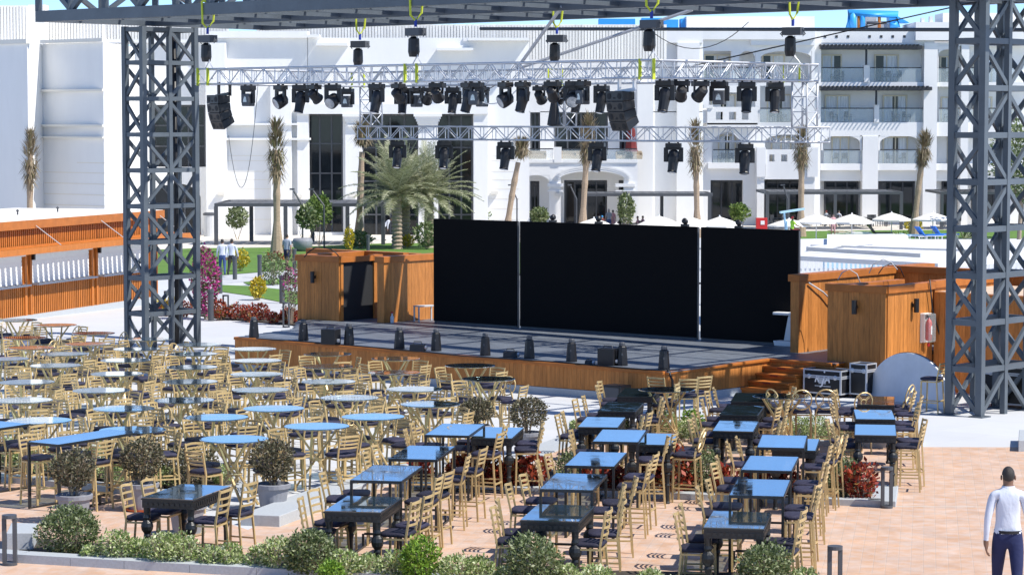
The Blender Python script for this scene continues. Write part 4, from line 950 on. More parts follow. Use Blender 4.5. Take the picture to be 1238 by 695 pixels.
# --- blank wing at the left: faces turned away from the sun and returns turned to it
W = MB()
def vw(m, xa, Ya, xb, Yb, ytop, d=3.0):
    a, b = P(xa, 300, Ya), P(xb, 300, Yb); z = P(xa, ytop, Ya).z
    m.prism([(a.x, a.y), (b.x, b.y), (b.x, max(Ya, Yb) + d), (a.x, max(Ya, Yb) + d)], gz(170) - .3, z)
fr_ = [(-60, 174.0), (36, 168.0), (54, 171.0), (127, 166.8), (160, 176.0)]
q_ = [P(x, 300, Y) for x, Y in fr_]; zt_ = P(0, 53, 170).z
W.prism([(p.x, p.y) for p in q_] + [(q_[-1].x, 190), (q_[0].x, 190)], gz(170) - .3, zt_)
hpart(W, 'wall', 'plaster', lwg)
m = MB()
for y, h, pr in ((110, 2.6, .25), (152, 2.6, .25), (166, 2, .2), (51, 4, .3)):
    a, b = P(54, y, 171), P(127, y, 166.8); m.bar(a + Vector((-.1, -pr, 0)), Vector((b.x, b.y - pr, a.z)), .4, h * .058)
for y in (196, 208, 221, 234, 247):
    a, b = P(54, y, 171), P(127, y, 166.8); m.bar(a + Vector((0, -.02, 0)), Vector((b.x, b.y - .02, a.z)), .06, .07)
a, b = P(-60, 53.5, 174), P(36, 53.5, 168); m.bar(a, Vector((b.x, b.y, a.z)), .6, .3)
hpart(m, 'cornice', 'plaster2', lwg)
lou(lwg, -40, 7, 34, 55, 178); lou(lwg, 56, 26, 126, 54, 180); m = MB(); fbx(m, 35, 6, 54, 54, 178.2, 1.5); hpart(m, 'roof_screen', 'louvre', lwg)

# ================================================================ wooden kiosk at the left
ka, kb = G(0, 389.5), G(191, 366.5)
kd = Vector((kb.x - ka.x, kb.y - ka.y)).normalized(); kn = Vector((kd.y, -kd.x))
if kn.x < 0: kn = -kn
kio = thing('bar_kiosk', 'long orange slatted timber bar kiosk with white roller shutters', 'kiosk', (ka.x, ka.y, gz(ka.y)))
KZ = gz(86) ; KT = 1.86
K0 = -9.0; K1 = (Vector(kb[:2]) - Vector(ka[:2])).length
def K(s, o, z): p = Vector(ka[:2]) + kd * s + kn * o; return Vector((p.x, p.y, z))
def kbox(m, s0, s1, o0, o1, z0, z1):
    q = [K(s0, o0, 0), K(s1, o0, 0), K(s1, o1, 0), K(s0, o1, 0)]
    if (q[1] - q[0]).cross(q[2] - q[1]).z < 0: q = q[::-1]
    m.prism(q, z0, z1)
def kpart(m, n, mt, par=None, **k):
    o = m.build(n, M[mt], par or kio, **k)
    if o.parent == kio: o.location = -kio.location
    return o
m = MB(); kbox(m, K0, K1, -6, -.08, gz(95) - .3, KT - .1); kpart(m, 'body', 'dark')
m = MB(); kbox(m, K0 - .2, K1 + .25, -6.2, .12, KT + .10, KT + .16); kpart(m, 'roof', 'canvas')
m = MB(); kbox(m, K0 - .22, K1 + .27, .10, .18, KT - .14, KT + .15); kbox(m, K1 + .22, K1 + .29, -6.2, .1, KT - .14, KT + .15); kpart(m, 'fascia', 'woodd')
m = MB(); s = K0
wins = []
def s_px(px):
    k = (px - CX) / F_PX; return (k * ka.y - ka.x) / (kd.x - k * kd.y)
for x0, x1 in ((38, 107), (118, 178)): wins.append((s_px(x0), s_px(x1)))
wl = wins[0][1] - wins[0][0]; gap = wins[1][0] - wins[0][1]
wins.insert(0, (wins[0][0] - gap - wl, wins[0][0] - gap)); wins.insert(0, (wins[0][0] - gap - wl, wins[0][0] - gap))
WZ0, WZ1 = P(38, 343, 84).z, P(38, 309.5, 84).z
while s < K1:
    w = .075
    inw = any(a - .04 < s < b + .02 for a, b in wins)
    if inw: kbox(m, s, s + w, -.06, .0, WZ1 + .12, KT - .16); kbox(m, s, s + w, -.06, .0, gz(90) + .12, WZ0 - .07)
    else: kbox(m, s, s + w, -.06, .0, gz(90) + .12, KT - .16)
    s += .135
kpart(m, 'slat_cladding', 'woodk')
m = MB()
for a, b in wins:
    for q in (a - .22, b + .10): kbox(m, q, q + .13, -.02, .05, gz(90) + .1, WZ1 + .25)
kpart(m, 'wall_post', 'woodk')
m = MB(); kbox(m, K0, K1 + .1, -.1, .12, gz(95) - .1, gz(86) + .16); kpart(m, 'plinth', 'granite')
for a, b in wins:
    m = MB(); z = WZ0; n = 14; h = (WZ1 - WZ0) / n
    for k in range(n): kbox(m, a, b, -.07, -.012 - (.008 if k % 2 else 0), WZ0 + k * h, WZ0 + (k + 1) * h)
    sh = kpart(m, 'roller_shutter', 'shutter')
    m = MB(); kbox(m, a - .05, b + .05, -.02, .12, WZ1, WZ1 + .12); kpart(m, 'shutter_box', 'shutter', sh)
    m = MB(); kbox(m, a - .02, b + .18, -.02, .26, WZ0 - .07, WZ0 - .01); kpart(m, 'sill', 'granite', sh)
    m = MB(); kbox(m, a - .14, a - .06, .05, .17, WZ1 - .15, WZ1 + .22); kpart(m, 'lamp_box', 'black')
AZ = P(0, 303, 82.5).z
m = MB(); kbox(m, K0, K1 + 1.2, 1.12, 1.20, AZ - .10, AZ + .10); kbox(m, K0, K1 + 1.2, .06, .12, AZ - .08, AZ + .10)
kbox(m, K0, K1 + 1.2, .125, .45, AZ + .0, AZ + .05)
s = K0 + .05
while s < K1 + 1.2: kbox(m, s, s + .25, .455, 1.115, AZ + .0, AZ + .05); s += .36
kpart(m, 'slatted_awning', 'woodk')
for k in range(5):
    s0 = s_px(37) + (k - 2) * (s_px(116) - s_px(37)); m = MB(); m.tube([K(s0, .2, KT - .05), K(s0 + .05, 1.12, AZ + .11)], .018, 5)
    kpart(m, 'stay_wire', 'concrete')
for k in range(6): m = MB(); c = K(K0 + 3 + k * 2.9, -2.5, KT + .16); m.lathe([(.03, 0), (.03, .12), (.07, .14), (.02, .2)], c, 6); kpart(m, 'roof_vent', 'boll')

# ================================================================ pergolas, pool roof, fence
def pergola(name, lb, pxs, Y0, Y1, ytop, ybase, slats=14):
    x0, x1 = P(pxs[0], ytop, Y0).x, P(pxs[1], ytop, Y0).x; z = P(0, ytop, Y0).z; zb = gz(Y0)
    t = thing(name, lb, 'pergola', ((x0 + x1) / 2, Y0, zb))
    m = MB(); m.bb(x0, Y0, z - .2, x1, Y0 + .15, z); m.bb(x0, Y1, z - .2, x1, Y1 + .15, z); m.bb(x0, Y0 + .16, z - .19, x0 + .15, Y1 - .01, z); m.bb(x1 - .15, Y0 + .16, z - .19, x1, Y1 - .01, z)
    for k in range(1, slats): x = x0 + (x1 - x0) * k / slats; m.bb(x - .35, Y0 + .16, z - .08, x + .35, Y1 - .01, z - .02)
    o = m.build('roof_frame', M['boll'], t); o.location = -t.location
    return t, x0, x1, z, zb
def posts(t, xs, Y, z, zb):
    for x in xs: m = MB(); m.bb(x - .12, Y, zb - .2, x + .12, Y + .24, z - .195); o = m.build('post', M['boll'], t); o.location = -t.location
t, x0, x1, z, zb = pergola('pergola', 'dark grey pergola beside the bare palm before the white hall', (259, 466), 157, 164, 246, 293)
posts(t, [P(x, 260, 157).x for x in (261, 345, 420, 463)], 156.97, z, gz(157)); posts(t, [P(x, 260, 164).x for x in (304, 378)], 163.8, z, gz(164))
t, x0, x1, z, zb = pergola('pergola', 'dark grey pergola over diners before the hotel terrace', (706, 862), 178, 183, 234, 280)
posts(t, [P(x, 240, 178).x for x in (708, 761, 858)], 177.97, z, zb); posts(t, [P(x, 240, 183).x for x in (800,)], 182.8, z, zb)
t, x0, x1, z, zb = pergola('pergola', 'long low dark pergola along the balcony wing', (925, 1092), 192, 199, 232, 280)
posts(t, [P(x, 240, 192).x for x in (928, 953, 1010, 1090)], 191.97, z, zb)
t, x0, x1, z, zb = pergola('pergola', 'short dark pergola partly behind the near tower', (1137, 1240), 192, 199, 232, 280)
posts(t, [P(x, 240, 192).x for x in (1139, 1185, 1236)], 191.97, z, zb)
t = thing('pool_pavilion', 'low white flat roofed pool pavilion behind the stage', 'pavilion', (14, 76, gz(76)))
RZ = 1.32
pv = [LV(940, 308, RZ), LV(1134, 318.5, RZ), LV(1290, 306, RZ), LV(1290, 290, RZ), LV(1000, 288.5, RZ), LV(900, 290, RZ)]
m = MB(); m.prism([(p.x, p.y) for p in pv], RZ - .14, RZ); o = m.build('roof', M['white'], t); o.location = -t.location
m = MB(); m.bar(LV(976, 301, RZ + .10), LV(1114, 309, RZ + .10), .1, .12); m.bar(LV(976, 300, RZ + .1), LV(1060, 292, RZ + .1), .08, .1); m.bar(LV(980, 297, RZ + .05), LV(1210, 304, RZ + .05), .05, .06); r = m.build('gutter', M['concrete'], t); r.location = -t.location
m = MB(); m.prism([(p.x, p.y) for p in (LV(1000, 296.5, RZ), LV(1098, 291.5, RZ), LV(1095, 288.6, RZ), LV(1000, 289, RZ))], RZ + .004, RZ + .16); r = m.build('upper_roof', M['white'], t); r.location = -t.location
for p in pv[:4]: m = MB(); m.bb(p.x - .25, p.y + .3, gz(p.y) - .1, p.x - .07, p.y + .48, RZ - .13); r = m.build('post', M['white'], t); r.location = -t.location
t = thing('picket_fence', 'white picket fence seen under the pavilion roof', 'fence', (14, 92, gz(92)))
m = MB(); x = 6.0
while x < 26: m.bb(x, 92, gz(92), x + .09, 92.03, gz(92) + 2.0); x += .17
m.bb(6, 92.035, -.2, 26, 92.07, -.1); o = m.build('picket_panel', M['white'], t); o.location = -t.location
t = thing('pool_slide_cover', 'pale blue pool cover rolls seen between the pickets', 'pool cover', (16, 96, gz(96))); m = MB(); m.bb(12, 95, gz(95), 16, 95.6, .1); o = m.build('cover_sheet', M['palecyan'], t); o.location = -t.location

# ================================================================ parasols and loungers by the pool
def parasol(py_top, lbl):
    t = thing('parasol', lbl, 'parasol', (0, 0, 0), 0, 'cream parasols by the pool')
    m = MB(); m.tube([(0, 0, 0), (0, 0, 2.35)], .035, 8); m.build('pole', M['white'], t)
    m = MB(); n = 8; ap = (0, 0, 2.75); rim = [(1.5 * math.cos(2 * PI * k / n + .2), 1.5 * math.sin(2 * PI * k / n + .2), 2.0) for k in range(n)]
    mid = [(.78 * math.cos(2 * PI * k / n + .2), .78 * math.sin(2 * PI * k / n + .2), 2.42) for k in range(n)]
    for k in range(n):
        j = (k + 1) % n; m.poly([ap, mid[k], mid[j]]); m.poly([mid[k], rim[k], rim[j], mid[j]])
        a, b = rim[k], rim[j]; m.poly([a, (a[0], a[1], 1.84), (b[0], b[1], 1.84), b])
    c = m.build('canopy', M['canvas'], t); m = MB()
    for k in range(n): m.bar((rim[k][0] * .99, rim[k][1] * .99, 1.985), (.03, 0, 2.70), .025); m.bar((mid[k][0], mid[k][1], 2.36), (.04, 0, 1.9), .02)
    m.build('rib', M['white'], c); m = MB(); m.lathe([(.05, 2.74), (.04, 2.85), (.01, 2.88)], (0, 0, 0), 8); m.build('finial', M['white'], c)
    m = MB(); m.lathe([(.3, 0), (.28, .1), (.06, .14)], (0, 0, 0), 10); m.build('base', M['concrete'], t)
    return t
PS = [(718, 262), (745, 268), (797, 259), (837, 261), (870, 260), (954, 263), (987, 257), (1030, 257), (1078, 255.5), (1128, 255.5), (1204, 262)]
pp = None; pn = ['leftmost, its top just above the wide screen', 'small, second from left, low over the wide screen', 'third from left, over the wide screen', 'near right end of the wide screen', 'over gap between wide and right screens', 'behind the lifeguard chair', 'right of the lifeguard chair', 'beside the woman in pink top', 'over the first blue lounger', 'over the second blue lounger', 'glimpsed through the near tower']
for i, (x, y) in enumerate(PS):
    Y = 172 if i >= 8 else (150 if i < 5 else 162); p = P(x, y, Y); zt = p.z - 2.88; lb = 'cream parasol, ' + pn[i]
    g = gz(Y)
    if pp is None: pp = parasol(y, lb); o = pp
    else: o = copy_tree(pp, label=lb)
    s = (p.z - g) / 2.88; o.location = (p.x, Y, g); o.scale = (.95, .95, s) if i != 1 else (.5, .5, s); o.rotation_euler = (0, 0, random.uniform(0, 1))
def lounger(mt, lb, x, y, rz, low=False):
    t = thing('sun_lounger', lb, 'lounger', G(x, y), rz, 'sun loungers on the lawn edge')
    m = MB(); m.bb(-.32, -1, .3, .32, .35, .34)
    for sx in (-.28, .28):
        for sy in (-.9, .3, .8): m.bar((sx, sy, 0), (sx, sy, .3), .04)
    m.bar((-.28, .3, .29), (-.28, .9, .29), .04); m.bar((.28, .3, .29), (.28, .9, .29), .04); m.build('frame', M['white'], t)
    m = MB(); m.hexa([(-.33, -1, .345), (.33, -1, .345), (.33, .34, .345), (-.33, .34, .345)], [(-.33, -1, .42), (.33, -1, .42), (.33, .34, .42), (-.33, .34, .42)]); m.hexa([(-.33, .34, .345), (.33, .34, .345), (.33, .42 if low else .42, .345), (-.33, .42, .345)][::1], [(-.33, .80, .95 if not low else .5), (.33, .80, .95 if not low else .5), (.33, .9, .95 if not low else .5), (-.33, .9, .95 if not low else .5)]); m.build('cushion', M[mt], t)
lounger('blues', 'bright blue sun lounger with raised back, left of the two', 1122, 291, 1.9); lounger('blues', 'bright blue sun lounger with raised back, right of the two', 1141, 290, 1.9); lounger('palecyan', 'pale blue flat sun lounger near the agave clumps', 1104, 291, 1.7, True)
lounger('wicker', 'beige sun lounger on lawn beside the woman in pink', 1016, 287, 2.0, True); lounger('white', 'white sun lounger on lawn between two parasol poles', 1036, 288, 1.8, True); lounger('black', 'black garden lounger on lawn edge near the agave', 1064, 288, 1.7)
# lifeguard chair
lg = P(958, 276, 150); t = thing('lifeguard_chair', 'pale blue high lifeguard chair with slanted sun roof', 'lifeguard chair', (lg.x, 150, gz(150)))
zs = lg.z - gz(150)
m = MB(); m.box((0, 0, zs - .15), (.8, .7, .06)); m.box((-.36, 0, zs + .15), (.05, .7, .55)); m.build('seat', M['palecyan'], t)
for sx, sy in ((-.35, -.3), (.35, -.3), (-.35, .3), (.35, .3)): m = MB(); m.bar((sx * 1.3, sy * 1.3, 0), (sx, sy, zs - .18), .07); m.build('leg', M['palecyan'], t)
m = MB(); m.bar((-.4, -.25, zs - .15), (-.5, -.25, zs + .95), .06); m.bar((-.4, .25, zs - .15), (-.5, .25, zs + .95), .06); m.hexa([(-.75, -.4, zs + .9), (.7, -.4, zs + 1.12), (.7, .4, zs + 1.12), (-.75, .4, zs + .9)], [(-.75, -.4, zs + 1.0), (.7, -.4, zs + 1.22), (.7, .4, zs + 1.22), (-.75, .4, zs + 1.0)]); m.build('sun_roof', M['palecyan'], t)
LGZ = zs
m = MB(); c = P(921, 270, 178); m.bb(c.x - .4, 178, gz(178), c.x + .4, 178.4, P(0, 263.5, 178).z); t = thing('fire_hose_cabinet', 'red fire hose cabinet with white symbol above the right screen', 'cabinet', (c.x, 178, gz(178))); o = m.build('cabinet_body', M['red'], t, bevel=.02); o.location = -t.location
m = MB(); q = P(922, 269.3, 178); m.box((q.x, 177.98, q.z), (.28, .02, .28)); o = m.build('symbol', M['white'], t); o.location = -t.location
# ================================================================ planting
def leaves(m, n, rx, ry, rz, leaf, cz=None, seed=1, shell=.55, lobes=5, amp=.22, flat=.0, sq=1.9):
    rnd = random.Random(seed); ph = [(rnd.uniform(0, 2 * PI), rnd.uniform(-1, 1), rnd.uniform(.5, 1)) for _ in range(lobes)]
    cz = rz if cz is None else cz
    for _ in range(n):
        a = rnd.uniform(0, 2 * PI); u = rnd.uniform(-1, 1); s = math.sqrt(1 - u * u)
        d = Vector((s * math.cos(a), s * math.sin(a), u))
        k = 1 - amp + sum(amp * w * max(0, d.dot(Vector((math.cos(p) * math.sqrt(1 - q * q), math.sin(p) * math.sqrt(1 - q * q), q)))) ** 5 for p, q, w in ph)
        r = k * (rnd.uniform(shell, 1.0) ** .6 if rnd.random() < .8 else rnd.uniform(.15, 1.0)) * (1 + (rnd.random() ** 6) * .25)
        c = Vector((d.x * rx * r, d.y * ry * r, cz + d.z * rz * r))
        if c.z < .015: c.z = rnd.uniform(.015, .09)
        L = leaf * rnd.uniform(.6, 1.35); w = L / sq
        t = (d * .7 + Vector((rnd.uniform(-1, 1), rnd.uniform(-1, 1), rnd.uniform(-.4, 1.1)))).normalized()
        b = t.cross(Vector((rnd.uniform(-1, 1), rnd.uniform(-1, 1), rnd.uniform(-1, 1)))); 
        if b.length < 1e-3: continue
        b = b.normalized() * w / 2; nrm = b.cross(t).normalized() * L * .12
        m.poly([c - t * L / 2, c + b - nrm * .5, c + t * L / 2 - nrm, c - b - nrm * .5])
def bush(name, cat, lb, loc, r, rz_, n, leaf, mt, seed, group=None, stems=True, cz=None):
    t = thing(name, lb, cat, loc, random.uniform(0, 6), group)
    m = MB(); leaves(m, n, r, r * random.uniform(.85, 1.0), rz_, leaf, cz, seed); m.build('foliage', M[mt], t)
    if stems:
        m = MB(); rnd = random.Random(seed)
        for k in range(9):
            a = rnd.uniform(0, 6.28); m.tube([(.05 * math.cos(a), .05 * math.sin(a), 0), (r * .35 * math.cos(a), r * .35 * math.sin(a), rz_ * .8), (r * .6 * math.cos(a), r * .6 * math.sin(a), rz_ * 1.4)], .012, 5, r1=.005)
        m.build('stems', M['trunk'], t)
    return t
def potted(lb, px, py, rb, scale=1.0, saucer='saucerb', seed=1, mt='leaf_olive', gap=.08, tall=.85):
    """py = ground pixel of the pot foot"""
    g = G(px, py); t = thing('potted_shrub', lb, 'potted plant', g, 0, 'potted shrubs'); s = scale
    m = MB(); m.lathe([(.19 * s, .03), (.24 * s, .36 * s), (.275 * s, .37 * s), (.28 * s, .43 * s), (.255 * s, .44 * s), (.24 * s, .39 * s)], (0, 0, 0), 22); m.build('pot', M['pot'], t, smooth=False)
    m = MB(); m.lathe([(.2 * s, 0), (.25 * s, .02), (.26 * s, .05), (.2 * s, .03)], (0, 0, 0), 20); m.build('saucer', M[saucer], t)
    m = MB(); m.lathe([(.24 * s, .38 * s), (.1, .405 * s), (.02, .41 * s)], (0, 0, 0), 14); m.build('soil', M['soil'], t)
    if rb:
        m = MB(); rnd = random.Random(seed)
        for k in range(10):
            a = rnd.uniform(0, 6.28); q = rnd.uniform(.3, .75); m.tube([(.04 * math.cos(a), .04 * math.sin(a), .40 * s), (rb * q * .5 * math.cos(a), rb * q * .5 * math.sin(a), .40 * s + gap + rb * .5), (rb * q * math.cos(a), rb * q * math.sin(a), .4 * s + gap + rb * 1.3)], .011, 5, r1=.005)
        m.build('stems', M['trunk'], t)
        m = MB(); leaves(m, 2300, rb, rb, rb * tall, .052, .40 * s + gap + rb * tall, seed, .6, 7, .2); m.build('foliage', M[mt], t)
    return t
potted('grey potted dark shrub at left, in front of the long black table', 90, 632, .36, 1.0, seed=11, tall=.9)
potted('grey potted dark shrub standing on the granite ledge, beige saucer', 330, 618, .36, 1.0, seed=12, tall=.95)
potted('grey potted dark shrub on orange saucer behind the ornate left table', 171, 617, .40, 1.0, 'saucer', 13)
potted('grey potted rounded shrub on orange saucer, alone on the white concrete', 638, 549, .40, .95, 'saucer', 14, tall=.82)
potted('empty grey pot under the ornate table at far left', 226, 646, 0, 1.05, 'saucerb', 15)
potted('dark shrub half hidden behind the middle bar tables', 577, 540, .36, .95, 'saucerb', 16, tall=.7)
bush('shrub', 'shrub', 'low dark olive shrub spreading in planter behind the ornate left table', G(228, 588), .62, .36, 2600, .05, 'leaf_olive', 21)
def row(pts, kind, lbf, sz, n, leaf, mt, grp, seed0, zs=.8):
    for i, (x, y, k) in enumerate(pts):
        k *= random.uniform(.78, 1.2); b = bush(kind, 'shrub', lbf(i), G(x + random.uniform(-5, 5), y + random.uniform(-2.5, 2.5)), sz * k, sz * zs * k * random.uniform(.8, 1.2), int(n * k), leaf, mt, seed0 + i, grp)
row([(6, 566, 1), (28, 570, 1.05), (50, 574, 1), (72, 577, .9), (118, 582, 1.05), (142, 585, 1.0), (198, 590, .95), (262, 588, 1.0)], 'variegated_shrub', lambda i: f'pale variegated shrub, {ORD[i]} from left in kerbed bed behind the long black table', .30, 900, .05, 'leaf_var', 'variegated shrubs behind the long table', 40)
row([(700, 524, .8), (716, 526, .9), (745, 528, 1), (800, 529, 1), (822, 530, 1.1), (842, 531, 1.0), (957, 533, 1.1), (984, 535, 1.15), (1006, 536, 1.1), (1030, 537, .9), (1058, 538, .8)], 'variegated_shrub', lambda i: f'pale variegated shrub, {ORD[i]} from left in the bed between white and brick paving', .30, 850, .05, 'leaf_var', 'variegated shrubs along the white paving', 60)
row([(112, 679, .8), (140, 682, .95), (168, 684, 1), (196, 686, 1), (224, 688, 1.05), (252, 690, .9), (282, 691, .95), (312, 693, .9), (338, 695, 1), (416, 701, 1.05), (446, 703, 1.1), (476, 705, .9), (548, 709, 1), (580, 711, 1.05), (612, 713, .95), (690, 718, .9), (722, 719, .95), (754, 720, .85), (786, 721, .85), (818, 721, .85), (850, 722, .9), (972, 722, .85)], 'variegated_shrub', lambda i: f'pale variegated shrub, {(ORD + ["twenty-first", "twenty-second"])[i]} from left along the nearest granite kerb', .265, 950, .05, 'leaf_var', 'variegated shrubs along the nearest kerb', 80, .85)
for (x, y, r, z, mt, lb, sd) in ((86, 672, .48, .39, 'leaf_dk', 'big dark rounded shrub at far left of the nearest planter', 110), (374, 699, .40, .36, 'leaf_dk', 'rounded grey green shrub in nearest planter under the ornate table', 111), (506, 708, .30, .32, 'leaf_br', 'bright yellow green shrub in the nearest planter', 112), (646, 718, .40, .40, 'leaf_dk', 'rounded grey green shrub before the middle ornate table', 113), (922, 722, .40, .36, 'leaf_dk', 'rounded grey green shrub before the right ornate table', 114), (400, 712, .2, .2, 'leaf_br', 'small bright green tuft beside rounded shrub at bottom', 115)):
    bush('shrub', 'shrub', lb, G(x, y), r, z, int(8600 * r), .05, mt, sd)
# red leaved plants and their companions in the middle bed
row([(508, 588, .8), (560, 589, 1), (580, 590, 1.05), (600, 591, 1.0), (620, 592, 1.1), (640, 593, .9), (700, 595, .9), (735, 596, 1), (762, 597, 1.05), (790, 598, 1.1), (812, 599, 1.15), (832, 600, 1.1), (880, 601, .8), (905, 602, .8), (930, 602, .85), (955, 603, .8), (975, 603, .8), (1040, 607, 1.1)], 'red_leaved_plant', lambda i: f'dark red leaved plant, {ORD[i]} from left in the middle planter bed', .32, 480, .10, 'leaf_red', 'red leaved plants in the middle bed', 130, .95)
bush('shrub', 'shrub', 'grey green rounded shrub among red plants in middle bed', G(850, 599), .36, .40, 2200, .045, 'leaf_dk', 150); bush('shrub', 'shrub', 'grey green shrub beside last red plant at bed end', G(1018, 604), .36, .38, 2000, .045, 'leaf_dk', 151); bush('shrub', 'shrub', 'grey green shrub under the third bar table of second row', G(688, 594), .28, .36, 1100, .05, 'leaf_dk', 152)
bush('shrub', 'shrub', 'bright green low shrub beside the stage stairs row', G(838, 528), .26, .28, 900, .06, 'leaf_br', 153); bush('shrub', 'shrub', 'tiny bright tuft among red plants', G(625, 586), .15, .25, 300, .06, 'leaf_br', 154)
# far garden: bougainvillea, red hedge, topiary, yellow shrubs
bush('bougainvillea', 'flowering shrub', 'tall magenta flowering bougainvillea right of the far tower', G(249, 386), .62, 1.35, 2000, .12, 'magenta', 160)
row([(268, 389, 1), (284, 389, 1.0), (299, 390, .95), (314, 390, 1.1), (329, 391, 1), (344, 392, 1.1), (356, 393, 1), (205, 381, .9), (222, 383, .9)], 'red_hedge_plant', lambda i: f'dark red hedge plant, {ORD[i]} in row beside the far path', .34, 380, .10, 'leaf_red', 'red hedge plants by the far path', 170)
row([(262, 384, .6), (300, 386, .5), (210, 380, .8), (196, 376, .8)], 'yellow_flower_clump', lambda i: ['yellow flowers right of the bougainvillea', 'yellow flowers in the red hedge', 'yellow flowers inside the far tower foot', 'yellow flowers left of the far tower foot'][i], .5, 300, .12, 'leaf_yel', 'yellow flower clumps', 190)
bush('yellow_shrub', 'shrub', 'yellow green shrub on small lawn between two paths', G(312, 363), .45, .5, 700, .12, 'leaf_yel', 200); bush('yellow_shrub', 'shrub', 'yellow shrub beside the two walking waiters', G(291, 328), .55, .6, 500, .14, 'leaf_yel', 201); bush('yellow_shrub', 'shrub', 'small yellow shrub above the left plank box', G(422, 306), .4, .8, 500, .14, 'leaf_yel', 202); bush('yellow_shrub', 'shrub', 'yellow shrub between the two date palms', G(494, 300), .5, .45, 400, .14, 'leaf_yel', 203)
bush('conical_shrub', 'shrub', 'grey green conical shrub on lawn left of the plank box', G(330, 345), .62, .8, 1000, .11, 'leaf_dk', 204); bush('climbing_plant', 'plant', 'sparse climber with pink flowers left of the plank box', G(352, 393), .32, 1.35, 650, .09, 'leaf_olive', 205); bush('pink_flower_clump', 'flowering shrub', 'small pink flowers on sparse climber by plank box', G(351, 393), .32, .5, 240, .09, 'magenta', 206, cz=1.5)
bush('grey_shrub', 'shrub', 'low grey shrub at foot of the left date palm', G(436, 301), 1.0, .6, 700, .2, 'leaf_dk', 207); bush('grey_shrub', 'shrub', 'grey shrub between the date palm trunks and screen', G(516, 302), 1.0, .9, 800, .2, 'leaf_dk', 208); bush('red_shrub', 'shrub', 'low reddish shrub at foot of the bare palm by lawn', G(333, 316), .65, .28, 300, .14, 'leaf_red', 209); bush('yellow_shrub', 'shrub', 'round yellow green shrub at foot of palm on right lawn', G(1104, 281), .95, .5, 500, .16, 'leaf_yel', 210)
for (x, y, r, h, lb, sd) in ((287, 290, .95, .95, 'round bush of a small tree under the pergola left end', 220), (370, 302, .75, .85, 'dark bushy plant in grey bowl under pergola', 221), (386, 298, .95, 1.1, 'light green bushy tree under the pergola', 222), (584, 284, .8, .75, 'bushy dracaena before white wall above the narrow screen', 223), (652, 284, .85, .7, 'bushy dracaena in the left terrace arch', 224), (893, 281, .95, .8, 'bushy dracaena beside the red hose cabinet', 225), (757, 285, .8, 1.2, 'dark bush behind diners under the pergola', 226)):
    bush('garden_bush', 'bush', lb, G(x, y), r, h, 800, .24, 'leaf_dk' if sd not in (222, 223, 225) else 'leaf_mid', sd, 'bushes by the hotel wall', cz=h + {220: .6, 221: 1.15, 222: 1.3}.get(sd, .75))
pb = G(366, 304); t = thing('bowl_planter', 'large grey bowl planter below dark bush under pergola', 'planter', pb); m = MB(); m.lathe([(.3, 0), (.55, .25), (.6, .6), (.54, .78), (.48, .76)], (0, 0, 0), 18); m.build('bowl', M['pot'], t, smooth=True)
for i, (x, y, k) in enumerate(((1085, 290, 1), (1092, 289, .9), (1166, 291, 1.3), (1174, 290, 1.0))):
    t = thing('agave', ['pale agave left of the pale lounger', 'pale agave behind the pale lounger', 'dark agave just left of the near tower', 'agave showing inside the near tower'][i], 'plant', G(x, y), i)
    m = MB()
    for j in range(26):
        a = j * 2.4; el = .25 + 1.1 * (j / 26); d = Vector((math.cos(a) * math.cos(el), math.sin(a) * math.cos(el), math.sin(el))) * .7 * k; sd_ = Vector((-math.sin(a), math.cos(a), 0)) * .06
        m.poly([Vector((0, 0, .1)) - sd_, d * .5 - sd_ * 1.2, d, d * .5 + sd_ * 1.2, Vector((0, 0, .1)) + sd_])
    m.build('leaf_rosette', M['leaf_var' if i < 2 else 'leaf_dk'], t)
# olive-like tree beyond the right tower
t = thing('garden_tree', 'leafy tree at the right edge behind the near tower', 'tree', G(1232, 290)); m = MB(); m.tube([(0, 0, 0), (.1, 0, 2.4), (.5, 0, 4.6)], .16, 8, r1=.08); m.tube([(.1, 0, 2.2), (-.7, 0, 4.4)], .1, 6, r1=.05); m.build('trunk', M['trunk'], t)
m = MB(); leaves(m, 2600, 2.4, 2.2, 3.2, .30, 5.2, 240, .5, 9, .3); m.build('crown', M['leaf_dk'], t)

